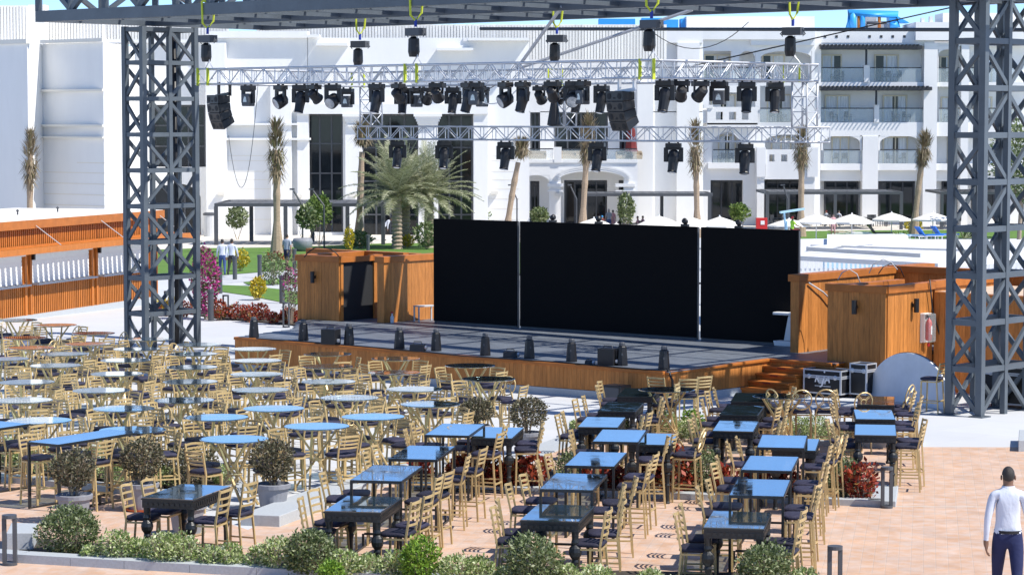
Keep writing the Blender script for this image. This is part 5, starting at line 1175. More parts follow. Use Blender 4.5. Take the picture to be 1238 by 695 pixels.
# ---- palms
def date_palm(lb, px, py, Y, h, seed, fr=58, R=4.2):
    rnd = random.Random(seed); g = P(px, py, Y); t = thing('date_palm', lb, 'palm tree', (g.x, Y, gz(Y)), 0, 'date palms'); hz = h
    m = MB(); prof = []; z = 0
    while z < hz: prof += [(.36 - .05 * z / hz, z), (.29 - .05 * z / hz, z + .12)]; z += .24
    m.lathe(prof, (0, 0, 0), 12); m.build('trunk', M['trunk'], t)
    m = MB()
    for i in range(fr):
        a = i * 2.399 + rnd.uniform(-.2, .2); el = math.radians(86 - 96 * (i / fr) ** .95 + rnd.uniform(-8, 8)); L = R * rnd.uniform(.82, 1.05)
        n = 15; p = Vector((0, 0, hz)); d = Vector((math.cos(a) * math.cos(el), math.sin(a) * math.cos(el), math.sin(el))); pts = [p.copy()]
        for k in range(n): d = (d + Vector((0, 0, -.030 - .060 * k / n))).normalized(); p = p + d * L / n; pts.append(p.copy())
        sd_ = Vector((-math.sin(a), math.cos(a), 0))
        m.tube(pts, .035, 4, r1=.008)
        for k in range(2, n + 1):
            for q in (0, .25, .5, .75):
                c = pts[k - 1].lerp(pts[k], q); dd = (pts[k] - pts[k - 1]).normalized()
                ll = R * .16 * math.sin(PI * min(1, (k + q) / n) * .86 + .28) + .12
                for s in (-1, 1):
                    v = (sd_ * s * .8 + dd * .6 + Vector((0, 0, .12 + rnd.uniform(-.25, .2)))).normalized() * ll * rnd.uniform(.8, 1.1); w = dd * .017
                    m.poly([c - w, c + v * .5 - w + Vector((0, 0, .02)), c + v - Vector((0, 0, ll * .12)), c + v * .5 + w + Vector((0, 0, .02)), c + w])
    m.build('crown', M['leaf_palm'], t)
    m = MB(); leaves(m, 160, .35, .35, .4, .12, hz - .5, seed); m.build('fruit_bunch', M['leaf_yel'], t)
date_palm('big date palm, left and nearest of the date palms', 480, 300, 150, 3.25, 301, 56, 3.7)
date_palm('date palm close behind the nearest one', 490, 298, 153, 3.3, 302, 40, 3.3)
date_palm('date palm at right beside the narrow black screen', 519, 299, 152, 3.2, 303, 52, 3.5)
def bare_palm(lb, px, ytop, ybase, Y, seed, lean=0.0, crown=.30):
    rnd = random.Random(seed); b = P(px, ybase, Y); a = P(px + lean, ytop, Y); t = thing('bare_palm', lb, 'palm tree', (b.x, Y, gz(Y)), 0, 'tall palms with tied dry fronds')
    H = a.z - gz(Y); dx = a.x - b.x; hc = H * (1 - crown)
    f = lambda z: Vector((dx * (z / H) ** 1.3, 0, z))
    m = MB(); pts = [f(H * .78 * k / 16) for k in range(17)]; rad = [.42 - .22 * min(1, k / 5) + (.03 if k in (9, 12) else 0) for k in range(17)]; rad = [r * (1.0 if k < 14 else .9) for k, r in enumerate(rad)]
    m.tube(pts, rad, 10); m.build('trunk', M['trunk2'], t)
    m = MB()
    for i in range(700):
        z = rnd.uniform(hc, H * .97); c = f(z); u = (z - hc) / (H - hc); rr = .16 + .34 * math.sin(PI * min(1, u * .9 + .15)); ang = rnd.uniform(0, 6.28); r = rr * rnd.uniform(.2, 1)
        o = c + Vector((math.cos(ang) * r, math.sin(ang) * r, 0)); L = rnd.uniform(.3, .8); up = -1 if (u < .5 and rnd.random() < .75) else 1
        v = Vector((math.cos(ang) * rnd.uniform(.1, .8), math.sin(ang) * rnd.uniform(.1, .8), up * rnd.uniform(.5, 1.1))).normalized() * L; w = Vector((-math.sin(ang), math.cos(ang), 0)) * rnd.uniform(.015, .035)
        m.poly([o - w, o + v * .6 - w, o + v, o + v * .6 + w, o + w])
    m.build('crown', M['leaf_dry'], t)
for i, a in enumerate([('bare palm with dry tuft before the blank left wing', 36, 157, 275, 168, 1, 1, .5), ('bare palm beside the pergola, thick grey foot on lawn', 335, 146, 314, 143, 2, -1, .42), ('bare palm trunk left of the date palms', 434, 152, 296, 158, 3, 5, .12), ('bare leaning palm before white wall left of terrace', 612, 170, 290, 168, 4, 20, .12), ('bare palm with broad dry tuft before the hotel terrace', 704, 138, 287, 172, 5, 9, .38), ('bare palm with dry tuft right of the terrace', 843, 147, 287, 172, 6, -3, .42), ('bare palm before the balcony wing, left of two', 968, 154, 286, 174, 7, 2, .34), ('bare leaning palm on the right lawn before balconies', 1105, 160, 281, 178, 8, 15, .30)]): bare_palm(*a)

# ---- bollards
def loop_bollard(lb, x, y, s=1.0):
    t = thing('loop_bollard', lb, 'bollard light', G(x, y), 0, 'grey loop bollards'); h = .68 * s; w = .2 * s
    m = MB(); m.box((-w / 2 + .03, 0, h / 2), (.05, .07, h - .09)); m.box((w / 2 - .03, 0, h / 2), (.05, .07, h - .09)); m.build('frame', M['boll'], t)
    m = MB(); m.lathe([(w / 2, 0), (w / 2, .045)], (0, 0, 0), 16); m.build('base', M['boll'], t); m = MB(); m.lathe([(w / 2, h - .045), (w / 2, h)], (0, 0, 0), 16); m.build('cap', M['boll'], t)
loop_bollard('dark grey loop bollard at the far left corner by granite kerb', 12, 683); loop_bollard('dark grey loop bollard on end of the middle planter kerb', 1072, 614, .95); loop_bollard('dark grey loop bollard cut off at bottom edge near the white shirted man', 1009, 722, .95); loop_bollard('dark grey loop bollard at end of the farther planter kerb', 1104, 541, .92); loop_bollard('small loop bollard on far path left of the red hedge', 273, 384, 1.15); loop_bollard('small loop bollard at foot of the sparse climber', 346, 396, 1.2)
loop_bollard('small loop bollard seen through the far tower', 202, 377, 1.1)
def post_bollard(lb, x, y, s=1.0):
    t = thing('post_bollard', lb, 'bollard', G(x, y), 0, 'grey post bollards'); m = MB(); m.lathe([(.10 * s, 0), (.10 * s, .95 * s)], (0, 0, 0), 12); m.build('shaft', M['boll'], t); m = MB(); m.lathe([(.115 * s, .955 * s), (.115 * s, 1.05 * s), (.09 * s, 1.06 * s)], (0, 0, 0), 12); m.build('cap', M['boll'], t)
for (x, y, lb) in ((255, 388, 'at the bougainvillea foot'), (266, 355, 'left end of small lawn'), (284, 338, 'beside the two walking waiters'), (314, 336, 'mid path on the lawn edge'), (341, 367, 'right end of small lawn'), (356, 327, 'near the man in shorts'), (445, 306, 'above the left plank wall')): post_bollard('grey post bollard ' + lb, x, y)
t = thing('litter_bin', 'grey striped litter bin by hotel wall behind the far tower', 'bin', G(253, 286)); m = MB(); m.lathe([(.38, 0), (.40, 1.5)], (0, 0, 0), 14); m.build('bin_body', M['concrete'], t); m = MB(); m.lathe([(.44, 1.51), (.44, 1.62), (.3, 1.7)], (0, 0, 0), 14); m.build('lid', M['boll'], t)
for i, (x, y, dx) in enumerate(((366, 300, -9), (392, 300, -11), (625, 285, -7), (697, 285, -7), (952, 285, -5))):
    g = G(x, y); t = thing('garden_light_mast', ['slim grey light mast beside the bare palm pergola, left one', 'slim grey light mast under pergola, right one', 'slim grey light mast before the terrace arch', 'slim grey light mast beside the terrace palm', 'slim grey light mast by the lifeguard chair'][i], 'lamp post', g, 0, 'slim light masts')
    m = MB(); m.tube([(0, 0, 0), (0, 0, 2.6), (dx * .06, 0, 3.5)], .06, 6); m.build('mast', M['boll'], t); m = MB(); m.box((dx * .07, 0, 3.6), (.3, .12, .1)); m.build('lamp_head', M['boll'], t)

# ================================================================ tables and chairs
# gold ladder-back seat: origin on the floor, sitter faces +X
def gold_seat(name, cat, sh, bh, ring=False, group=None, lbl=None):
    t = thing(name, lbl, cat, (0, 0, 0), 0, group); hw = .19
    gm = M['gold']
    for s in (-1, 1):
        m = MB(); m.bar((.18, s * hw, 0), (.165, s * (hw - .01), sh - .05), .028); m.build('leg', gm, t)
    for s in (-1, 1):
        m = MB(); m.bar((-.22, s * hw, 0), (-.175, s * (hw - .01), sh - .03), .025, up=(0, 1, 0))
        if not ring: m.bar((-.175, s * (hw - .01), sh - .03), (-.255, s * (hw + .0), bh), .025, up=(0, 1, 0))
        m.build('leg', gm, t)
    m = MB(); z = sh - .055; m.bar((.17, -hw, z), (.17, hw, z), .026); m.bar((-.175, -hw, z), (-.175, hw, z), .026); m.bar((-.165, -hw, z), (.16, -hw, z), .024); m.bar((-.165, hw, z), (.16, hw, z), .024); m.build('seat_frame', gm, t)
    if sh > .6:
        m = MB(); z = .27; m.bar((.178, -hw, z), (.178, hw, z), .022); m.bar((-.205, -hw, z), (-.205, hw, z), .022); m.bar((-.20, -hw, z - .03), (.17, -hw, z - .03), .022); m.bar((-.20, hw, z - .03), (.17, hw, z - .03), .022); m.build('footrest', gm, t)
    else:
        m = MB(); z = .16; m.bar((-.2, -hw, z), (.17, -hw, z), .02); m.bar((-.2, hw, z), (.17, hw, z), .02); m.build('stretcher', gm, t)
    m = MB()
    if not ring:
        for k in range(4):
            z = sh + .13 + k * (bh - sh - .16) / 3; u = (z - sh) / (bh - sh); x0 = -.175 - .08 * u
            pts = [(x0 - .045 * math.sin(PI * j / 6), -hw + 2 * hw * j / 6, z + (.012 if k == 3 else 0) * math.sin(PI * j / 6)) for j in range(7)]
            for a, b in zip(pts, pts[1:]): m.bar(a, b, .013, .028 if k < 3 else .036)
    else:
        for s in (-1, 1): m.bar((-.175, s * (hw - .01), sh - .03), (-.19, s * (hw - .06), sh + .12), .028, up=(0, 1, 0))
        R, cz = .185, sh + .235; cpt = lambda a, r=R: (-.19 - .10 * ((cz + r * math.sin(a)) - sh) / .4, r * math.cos(a), cz + r * math.sin(a))
        m.tube([cpt(2 * PI * k / 20) for k in range(21)], .014, 5, cap=False)
        m.tube([cpt(2 * PI * k / 12, .055) for k in range(13)], .009, 5, cap=False)
        for k in range(4):
            for o in (-.14, .14): m.tube([cpt(PI / 4 + k * PI / 2 + o * .5, R), cpt(PI / 4 + k * PI / 2 + o * 1.7, .055)], .008, 4, cap=False)
    m.build('backrest', gm, t)
    m = MB(); n = 20; pr = []
    def sq(r, z):
        return [(r * max(-1, min(1, 1.25 * math.cos(2 * PI * j / n + PI / 4 * 0))) , r * max(-1, min(1, 1.25 * math.sin(2 * PI * j / n))), z) for j in range(n)]
    ringz = [(.185, sh - .03), (.205, sh - .012), (.205, sh + .012), (.18, sh + .03), (.09, sh + .036)]
    k0 = len(m.v)
    for r, z in ringz: m.v += sq(r, z)
    for i in range(len(ringz) - 1):
        a, b = k0 + i * n, k0 + (i + 1) * n
        for j in range(n): m.f.append((a + j, a + (j + 1) % n, b + (j + 1) % n, b + j))
    m.f.append(tuple(k0 + j for j in reversed(range(n)))); m.f.append(tuple(k0 + (len(ringz) - 1) * n + j for j in range(n)))
    m.build('cushion', M['navy'], t, smooth=True)
    return t
SEATS = {}
tall_kinds = dict(stool=('bar_stool', 'bar stool', .74, 1.09, False, 'gold bar stools at the black tables'), counter=('bar_stool', 'bar stool', .63, .965, False, 'gold stools at the round tables'), chair=('gold_chair', 'chair', .52, .96, False, 'gold chairs at the low ornate tables'), ring=('ring_back_stool', 'bar stool', .76, 1.14, True, 'gold ring backed stools'), lowring=('ring_back_stool', 'bar stool', .63, 1.0, True, 'gold ring backed stools at round tables'))
def seat(kind, x, y, rz, lb):
    if kind not in SEATS:
        a = tall_kinds[kind]
        SEATS[kind] = gold_seat(a[0], a[1], a[2], a[3], a[4], a[5]); o = SEATS[kind]; o.location = (x, y, gz(y)); o.rotation_euler = (0, 0, rz); o['label'] = lb
    else: o = copy_tree(SEATS[kind], (x, y, gz(y)), rz, lb, scale=random.uniform(.975, 1.02))
    return o
# round glass tables
RT = [(21, 386), (68, 392), (113, 402), (30, 407.5), (181.5, 409), (106, 415), (37.5, 419.6), (165, 421), (241, 415.6), (306, 421), (78, 427), (234, 427), (5, 433), (151.5, 434.6), (310.5, 435), (67, 441), (232, 443), (141.5, 451), (310.5, 451.5), (32.5, 461), (230, 460.5), (122, 471), (315, 470.5), (223, 483), (27.5, 483), (149.5, 493), (262, 503.7), (47.5, 507.6), (160, 519), (331, 493), (396, 427), (396, 442), (397, 460.5), (422.5, 480), (451, 503), (383, 514.5), (478.5, 432.6), (476.5, 449.5), (501, 469.5), (520, 487.7), (568.6, 441), (590.5, 457), (283, 530), (806, 470), (945, 478)]
def round_table():
    t = thing('round_table', None, 'table', (0, 0, 0), 0, 'round glass bar tables')
    m = MB(); m.lathe([(.525, 1.04), (.535, 1.045), (.535, 1.055), (.53, 1.06)], (0, 0, 0), 40); m.build('tabletop', M['cglass'], t)
    for k in range(4):
        a0, a1 = k * PI / 2 + .4, k * PI / 2 + .4 + math.radians(150); m = MB(); m.bar((.36 * math.cos(a0), .36 * math.sin(a0), 1.025), (.40 * math.cos(a1), .40 * math.sin(a1), 0), .034); m.build('leg', M['gold'], t)
    m = MB(); m.tube([(.36 * math.cos(2 * PI * k / 20), .36 * math.sin(2 * PI * k / 20), 1.027) for k in range(21)], .012, 5, cap=False); m.tube([(.12 * math.cos(2 * PI * k / 12), .12 * math.sin(2 * PI * k / 12), .51) for k in range(13)], .012, 5, cap=False); m.build('ring', M['gold'], t)
    return t
colw = 8; xs_sorted = sorted(RT[:43], key=lambda q: q[0]); colid = {}
bins = [(-99, 55), (55, 110), (110, 172), (172, 250), (250, 345), (345, 425), (425, 485), (485, 545), (545, 700)]
tid = {}
for bi, (lo, hi) in enumerate(bins):
    for j, q in enumerate(sorted([q for q in RT[:43] if lo <= q[0] < hi], key=lambda q: -q[1])): tid[q] = (j, bi)
rt0 = None; rnd = random.Random(5)
for q in RT:
    c = G(q[0], q[1] + 1.0, 1.05); a = rnd.uniform(0, 6.28)
    if q in tid: j, bi = tid[q]; tl_ = f'{ORD[j]} from front in {ORD[bi]} column from left'
    else: tl_ = 'at stage corner behind the second bar row' if q[0] < 900 else 'beside the stage steps'
    lb = f'round glass bar table with crossed gold legs, {tl_}' if q in tid else f'round glass bar table, {tl_}'
    if rt0 is None: rt0 = round_table(); rt0.location = (c.x, c.y, gz(c.y)); rt0['label'] = lb; o = rt0
    else: o = copy_tree(rt0, (c.x, c.y, gz(c.y)), 0, lb)
    o.rotation_euler = (Matrix.Rotation(-.014, 3, 'X') @ Matrix.Rotation(a, 3, 'Z')).to_euler()
    base = math.radians(-40) + rnd.uniform(-.25, .25)
    if q not in tid: continue
    for k, nm in enumerate(('front left', 'front right', 'back right', 'back left')):
        an = math.radians((225, 315, 45, 135)[k]) + rnd.uniform(-.35, .35); r = rnd.uniform(.50, .68)
        x, y = c.x + r * math.cos(an), c.y + r * math.sin(an)
        seat('lowring' if rnd.random() < .05 else 'counter', x, y, an + PI + rnd.uniform(-.3, .3), f'gold stool, {nm} of round table {tl_}')
for i, (x, y, a, lb) in enumerate(((968, 530, 1.5, 'gold ring backed stool near stage steps, left of the pair'), (998, 531, 1.45, 'gold ring backed stool facing the steps, right of the pair'), (1036, 532, 1.9, 'gold ring backed stool left of the farthest right row table'), (1084, 525, 2.6, 'gold ring backed stool right of the farthest right row table'), (946, 529, .6, 'gold ring backed stool at the round table by the steps'))):
    g = G(x, y + 16); seat('ring', g.x, g.y, a, lb)
for (x, y, a, lb) in ((800, 520, 1.0, 'gold stool left of round table at the stage corner'), (830, 522, 1.7, 'gold stool right of round table at the stage corner'), (842, 518, 2.2, 'gold stool far right of round table at stage corner')):
    g = G(x, y); seat('stool', g.x, g.y, a, lb)
g = G(1126, 499); seat('stool', g.x, g.y, math.radians(150), 'lone gold stool standing before the white half moon board')
# rectangular tables
def turned_leg(m, x, y, h):
    k = h / 1.05 if h > .9 else 1
    if h > .9: pr = [(.035, 0), (.045, .03), (.03, .06), (.032, .30), (.045, .34), (.032, .37), (.034, .50), (.05, .54), (.04, .56), (.075, .60), (.085, .65), (.075, .70), (.04, .74), (.052, .76), (.042, .79), (.05, .90)]
    else: pr = [(.035, 0), (.045, .03), (.03, .06), (.034, .26), (.05, .31), (.04, .34), (.075, .39), (.085, .44), (.075, .49), (.04, .53), (.052, .56), (.042, .60), (.05, .70)]
    m.lathe(pr, (x, y, 0), 12)
def ornate(h, w, L, lb, grp):
    t = thing('ornate_table', lb, 'table', (0, 0, 0), 0, grp)
    m = MB(); m.bb(-w / 2, -L / 2, h - .012, w / 2, L / 2, h); m.build('tabletop', M['tglass'], t)
    m = MB(); e = .02; z0, z1 = h - .14, h - .013
    m.bb(-w / 2 + e, -L / 2 + .003, z0, w / 2 - e, -L / 2 + .03, z1); m.bb(-w / 2 + e, L / 2 - .03, z0, w / 2 - e, L / 2 - .003, z1); m.bb(-w / 2 + .003, -L / 2 + e, z0, -w / 2 + .03, L / 2 - e, z1); m.bb(w / 2 - .03, -L / 2 + e, z0, w / 2 - .003, L / 2 - e, z1)
    n = int(L / .075)
    for k in range(n):
        y = -L / 2 + .06 + (L - .12) * k / (n - 1)
        for s in (-1, 1): m.box((s * (w / 2 + .002), y, h - .085), (.014, .045, .05)); m.box((s * (w / 2 - .012), y, z0 - .012), (.02, .04, .024))
    n = int(w / .075)
    for k in range(n):
        x = -w / 2 + .06 + (w - .12) * k / (n - 1)
        for s in (-1, 1): m.box((x, s * (L / 2 + .002), h - .085), (.045, .014, .04))
    m.bb(-w / 2 - .012, -L / 2 - .012, h - .030, w / 2 + .012, L / 2 + .012, h - .0125); m.build('apron', M['iron'], t)
    for sx in (-1, 1):
        for sy in (-1, 1): m = MB(); x, y = sx * (w / 2 - .05), sy * (L / 2 - .05); turned_leg(m, x, y, h); m.box((x, y, h - .085), (.10, .10, .11)); m.build('leg', M['iron'], t)
    return t
def framed(h, w, L, lb):
    t = thing('framed_bar_table', lb, 'table', (0, 0, 0), 0, 'slim black framed bar tables')
    m = MB(); m.bb(-w / 2 + .012, -L / 2 + .012, h - .014, w / 2 - .012, L / 2 - .012, h); m.build('tabletop', M['cglass'], t)
    m = MB(); e = .035; z = h - .022
    for s in (-1, 1): m.box((s * (w / 2 - e / 2), 0, z), (e, L, .036)); m.box((0, s * (L / 2 - e / 2), z), (w - 2 * e - .002, e, .036)); m.box((s * (w / 2 - e / 2), 0, .018), (e, L - 2 * e - .002, .035)); 
    m.box((0, .0, .20), (w - e * 2, .03, .03)); m.bar((-(w / 2 - e / 2), 0, .035), (-(w / 2 - e / 2), 0, .2), .03); m.bar(((w / 2 - e / 2), 0, .035), ((w / 2 - e / 2), 0, .2), .03); m.build('frame', M['iron'], t)
    for sx in (-1, 1):
        for sy in (-1, 1): m = MB(); m.box((sx * (w / 2 - e / 2), sy * (L / 2 - e / 2), h / 2 - .02), (e, e, h - .043)); m.build('leg', M['iron'], t)
    return t
RECT = [
 ('low', 'left', [(391.75, 616), (460, 618), (503.75, 596), (437.5, 594)], 'nearest of the left row'), ('frame', 'left', [(421.9, 579), (486.2, 580.3), (511.1, 562.4), (451.4, 560.6)], 'second of left row'), ('frame', 'left', [(470.6, 553.5), (530.8, 554.6), (550.4, 538), (491.5, 537)], 'third of left row'), ('frame', 'left', [(512.4, 524.6), (567, 526), (588.4, 511.8), (533.8, 510.3)], 'fourth of left row'), ('bar', 'left', [(560, 527.8), (607, 528.8), (642.7, 516.2), (596, 514.8)], 'farthest of left row, by the potted shrub'),
 ('bar', 'mid', [(743.5, 471.8), (785.9, 473), (799.8, 462.3), (758.3, 461)], 'farthest of second row, at the stage fascia'), ('bar', 'mid', [(719.9, 488.5), (764.2, 490), (781.5, 479.3), (737.8, 478)], 'second farthest of second row'), ('bar', 'mid', [(697.3, 507.8), (744.4, 508.3), (758.3, 497), (711, 495.8)], 'third farthest of second row'), ('frame', 'mid', [(713.7, 532.8), (770.4, 533.7), (784.5, 518.5), (729.2, 517.3)], 'fourth from front in second row'), ('bar', 'mid', [(758, 536), (806, 537), (821.6, 523.5), (775, 522)], 'tucked right of the second row, by the shrubs'), ('frame', 'mid', [(681.6, 561), (744, 563.2), (759.7, 545.9), (698.5, 544.5)], 'third from front in second row'), ('frame', 'mid', [(650.7, 589.6), (716.3, 591.4), (736, 572.1), (671.7, 570.3)], 'second from front in second row'), ('low', 'mid', [(628.75, 627.25), (700, 628.5), (715, 606), (646, 604.75)], 'nearest of the second row'),
 ('bar', 'right', [(883.5, 477.5), (927, 478), (932.9, 468.2), (889.2, 467.3)], 'farthest of third row, at the stage steps'), ('bar', 'right', [(871.4, 493.2), (918.6, 493.9), (923.5, 482.8), (875.8, 482)], 'second farthest of third row'), ('bar', 'right', [(863.3, 512.3), (912.8, 513.5), (916, 501), (867.4, 500.3)], 'third farthest of third row'), ('frame', 'right', [(912.4, 540), (970.4, 540.3), (979, 525.3), (923, 523.9)], 'fourth from front in third row'), ('bar', 'right', [(936, 542.6), (986.4, 543.1), (987.3, 529.7), (940, 529)], 'tucked right of the third row'), ('frame', 'right', [(896.3, 566.8), (958.4, 568), (965.6, 551), (905.3, 549.3)], 'third from front in third row'), ('frame', 'right', [(880.3, 596.7), (946.7, 598.9), (957.9, 578.9), (891.9, 577.5)], 'second from front in third row'), ('low', 'right', [(850.8, 636.3), (923.1, 637.2), (934.7, 614.6), (863.3, 612.8)], 'nearest of the third row'),
 ('bar', 'far', [(1035, 481.6), (1081, 482.5), (1082.7, 472), (1038.5, 471)], 'farthest of right row, with leaf reflection'), ('bar', 'far', [(1032.8, 498.2), (1079.2, 499), (1081, 488), (1034.5, 487.5)], 'middle of the right row'), ('bar', 'far', [(1033, 517), (1083.6, 517.8), (1082.7, 505.7), (1034.2, 505)], 'nearest of right row, beside the brick walkway'),
 ('low', 'solo', [(167, 601.5), (231, 603.5), (282.5, 586), (221, 582)], 'standing alone at left'), ('frame', 'long', [(46.7, 530.8), (85.6, 534.4), (153.5, 523.7), (121.3, 519.8)], 'long one at left, behind the potted shrub'), ('frame', 'edge', [(-60, 517), (-22, 520.5), (14, 514.5), (-20, 511)], 'cut off by the left edge'),
]
TPROTO = {}
HS = dict(low=(.84, .745, 1.30), bar=(1.05, .66, 1.40), frame=(1.06, .72, 1.50))
NM = dict(low='low ornate black table with turned legs', bar='ornate black bar table', frame='slim black framed bar table')
for kind, rowk, pts, lb in RECT:
    h, w, L = HS[kind]; low_ = lb.startswith('tucked') or lb.startswith('farthest of left'); h = .95 if low_ else h; c0_ = G(*pts[0], h); q = [LV(x, y, c0_.z) for x, y in pts]
    c = (q[0] + q[1] + q[2] + q[3]) / 4; sd_ = ((q[3] - q[0]) + (q[2] - q[1])); near = (q[1] - q[0]) + (q[2] - q[3])
    if kind == 'bar' or rowk in ('left', 'mid', 'right', 'far'): rz = -math.radians(9.3 if rowk != 'far' else 7.5) + random.uniform(-.025, .025)
    else: rz = -math.atan2(sd_.x, sd_.y)
    if rowk in ('long', 'edge'): rz = -math.radians(33)
    if kind == 'low' and rowk != 'solo': nm_ = (q[0] + q[1]) / 2; c = nm_ + Vector((-math.sin(rz), math.cos(rz), 0)) * L / 2
    z = gz(c.y); lbl = f'{NM[kind]}, {lb}'
    if kind not in TPROTO:
        TPROTO[kind] = framed(HS[kind][0], w, L, lbl) if kind == 'frame' else ornate(HS[kind][0], w, L, lbl, 'low ornate black tables' if kind == 'low' else 'ornate black bar tables'); t = TPROTO[kind]; t.location = (c.x, c.y, z); t.rotation_euler = (0, 0, rz)
    else: t = copy_tree(TPROTO[kind], (c.x, c.y, z), rz, lbl)
    if kind == 'low' and rowk == 'solo': pass
    ax, ay = Vector((math.cos(rz), math.sin(rz))), Vector((-math.sin(rz), math.cos(rz)))
    if low_: t.scale = (1, 1, .95 / 1.05)
    if rowk == 'long': t.scale = (.9, 1.25, 1)
    for s, sn_ in ((-1, 'left'), (1, 'right')):
        for k, kn_ in ((-.38, 'near'), (.36, 'far')):
            if rowk == 'edge' and (k < 0 or s < 0): continue
            if s < 0 and kind == 'bar' and lb.startswith('tucked'): continue
            off = w / 2 + random.uniform(.10, .24); yy = k + random.uniform(-.07, .07)
            p = Vector((c.x, c.y)) + ax * s * off + ay * yy * L * .75
            an = rz + (0 if s < 0 else PI) + random.uniform(-.18, .18)
            seat('chair' if kind == 'low' else ('ring' if (lb.startswith('tucked') and k < 0) else 'stool'), p.x, p.y, an, f'gold {"chair" if kind == "low" else "stool"}, {kn_} {sn_} seat of {NM[kind].replace(" with turned legs", "").replace("black ", "")} {lb.split(",")[0]}')
# ================================================================ people
def skin_mesh(verts, edges, root=0, sub=2):
    """verts: (x, y, z, radius x, radius y)"""
    me = bpy.data.meshes.new('skel'); me.from_pydata([v[:3] for v in verts], edges, [])
    o = bpy.data.objects.new('skel', me); col.objects.link(o)
    md = o.modifiers.new('skin', 'SKIN'); md.use_smooth_shade = True
    sk = me.skin_vertices[0].data
    for i, v in enumerate(verts): sk[i].radius = (v[3], v[4] if len(v) > 4 else v[3]); sk[i].use_root = (i == root)
    sb = o.modifiers.new('sub', 'SUBSURF'); sb.levels = sub; sb.render_levels = sub
    dg = bpy.context.evaluated_depsgraph_get(); dg.update()
    r = bpy.data.meshes.new_from_object(o.evaluated_get(dg)); bpy.data.objects.remove(o); bpy.data.meshes.remove(me)
    return r
def person(lb, loc, rz, H=1.75, shirt='shirt', legs='navyc', shoes='blackc', skin='skin', walk=.0, arms=(0.1, -.1), bend=0.0, sit=False, shorts=False, short_sleeve=False, cap=None, sub=2, hands=False, elbow=.25):
    k = H / 1.75; t = thing('person', lb, 'person', loc, rz); S = lambda x, y, z: (x * k, y * k, z * k)
    # figure faces +Y
    hipz = .92 if not sit else .48
    cb, sb_ = math.cos(bend), math.sin(bend)
    def T(x, y, z):  # torso bend about the hip
        dz = z - .95; return (x, y * cb + dz * sb_, hipz + .03 + dz * cb - y * sb_)
    vs, es = [], []
    def add(p, rx, ry=None, par=None):
        vs.append((*S(*p), rx * k, (ry or rx) * k)); i = len(vs) - 1
        if par is not None: es.append((par, i))
        return i
    pel = add(T(0, 0, .95), .125, .105); ab = add(T(0, .0, 1.10), .14, .105, pel); ch = add(T(0, -.005, 1.30), .165, .112, ab); cl = add(T(0, -.01, 1.435), .11, .075, ch); nk = add(T(0, .005, 1.52), .053, .056, cl); hd = add(T(0, .015, 1.60), .072, .085, nk); ht = add(T(0, .012, 1.695), .062, .076, hd)
    joints = {}
    for s, sw in ((-1, arms[0]), (1, arms[1])):
        sh = add(T(s * .17, -.012, 1.415), .066, .064, cl)
        a = math.sin(sw); e_l = (s * .235, -.02 + a * .28, 1.425 - .28 * math.cos(sw)); el = add(T(*e_l), .043, .043, sh)
        sw2 = sw + elbow; w_l = (s * .25, e_l[1] + .25 * math.sin(sw2), e_l[2] - .25 * math.cos(sw2)); wr = add(T(*w_l), .028, .030, el); pm = add(T(w_l[0] - s * .006, w_l[1] + .075 * math.sin(sw2), w_l[2] - .075 * math.cos(sw2)), .022, .04, wr)
        joints[s] = (T(*e_l), T(*w_l))
        if hands:
            for f, (dy, ln) in enumerate(((-.03, .070), (-.010, .082), (.011, .078), (.030, .062))):
                b = add(T(w_l[0] - s * .006, w_l[1] + .11 * math.sin(sw2) + dy, w_l[2] - .115 * math.cos(sw2)), .0105, .0105, pm); m1 = add(T(w_l[0] - s * .018, w_l[1] + (.11 + ln * .5) * math.sin(sw2) + dy, w_l[2] - (.115 + ln * .5)), .0095, .0095, b); add(T(w_l[0] - s * .045, w_l[1] + (.11 + ln * .7) * math.sin(sw2) + dy, w_l[2] - (.115 + ln * .85)), .008, .008, m1)
            b = add(T(w_l[0] - s * .012, w_l[1] + .048, w_l[2] - .06), .012, .012, pm); add(T(w_l[0] - s * .022, w_l[1] + .062, w_l[2] - .10), .010, .010, b)
        else: add(T(w_l[0] - s * .015, w_l[1] + .14 * math.sin(sw2), w_l[2] - .15 * math.cos(sw2)), .018, .03, pm)
    for s, sw in ((-1, walk), (1, -walk)):
        hp = add((s * .095, 0, hipz - .04), .10, .104, pel)
        if sit: kn = add((s * .11, .42, .50), .062, .062, hp); an_ = add((s * .11, .44, .09), .04, .045, kn); fd = 0
        else:
            ky, kz = .45 * math.sin(sw), hipz - .04 - .42 * math.cos(sw); kn = add((s * .10, ky + .01, kz), .060, .064, hp); s2 = sw - max(0, -sw) * .9 - .05
            an_ = add((s * .10, ky + .40 * math.sin(s2), kz - .40 * math.cos(s2)), .040, .046, kn)
        ap = vs[an_]; add((ap[0] / k, ap[1] / k + .11, max(.035, ap[2] / k - .055)), .036, .03, an_)
    me = skin_mesh(vs, es, 0, sub)
    # one continuous body, coloured by zone
    names = ['skin', shirt, legs, shoes]; me.materials.clear()
    for n_ in (skin, shirt, legs, shoes): me.materials.append(M[n_])
    wrist = {s: Vector(joints[s][1]) * k for s in (-1, 1)}; elb = {s: Vector(joints[s][0]) * k for s in (-1, 1)}
    colz = Vector(T(0, 0, 1.485)) * k
    ax = Vector((0, sb_, cb)); hz = hipz * k
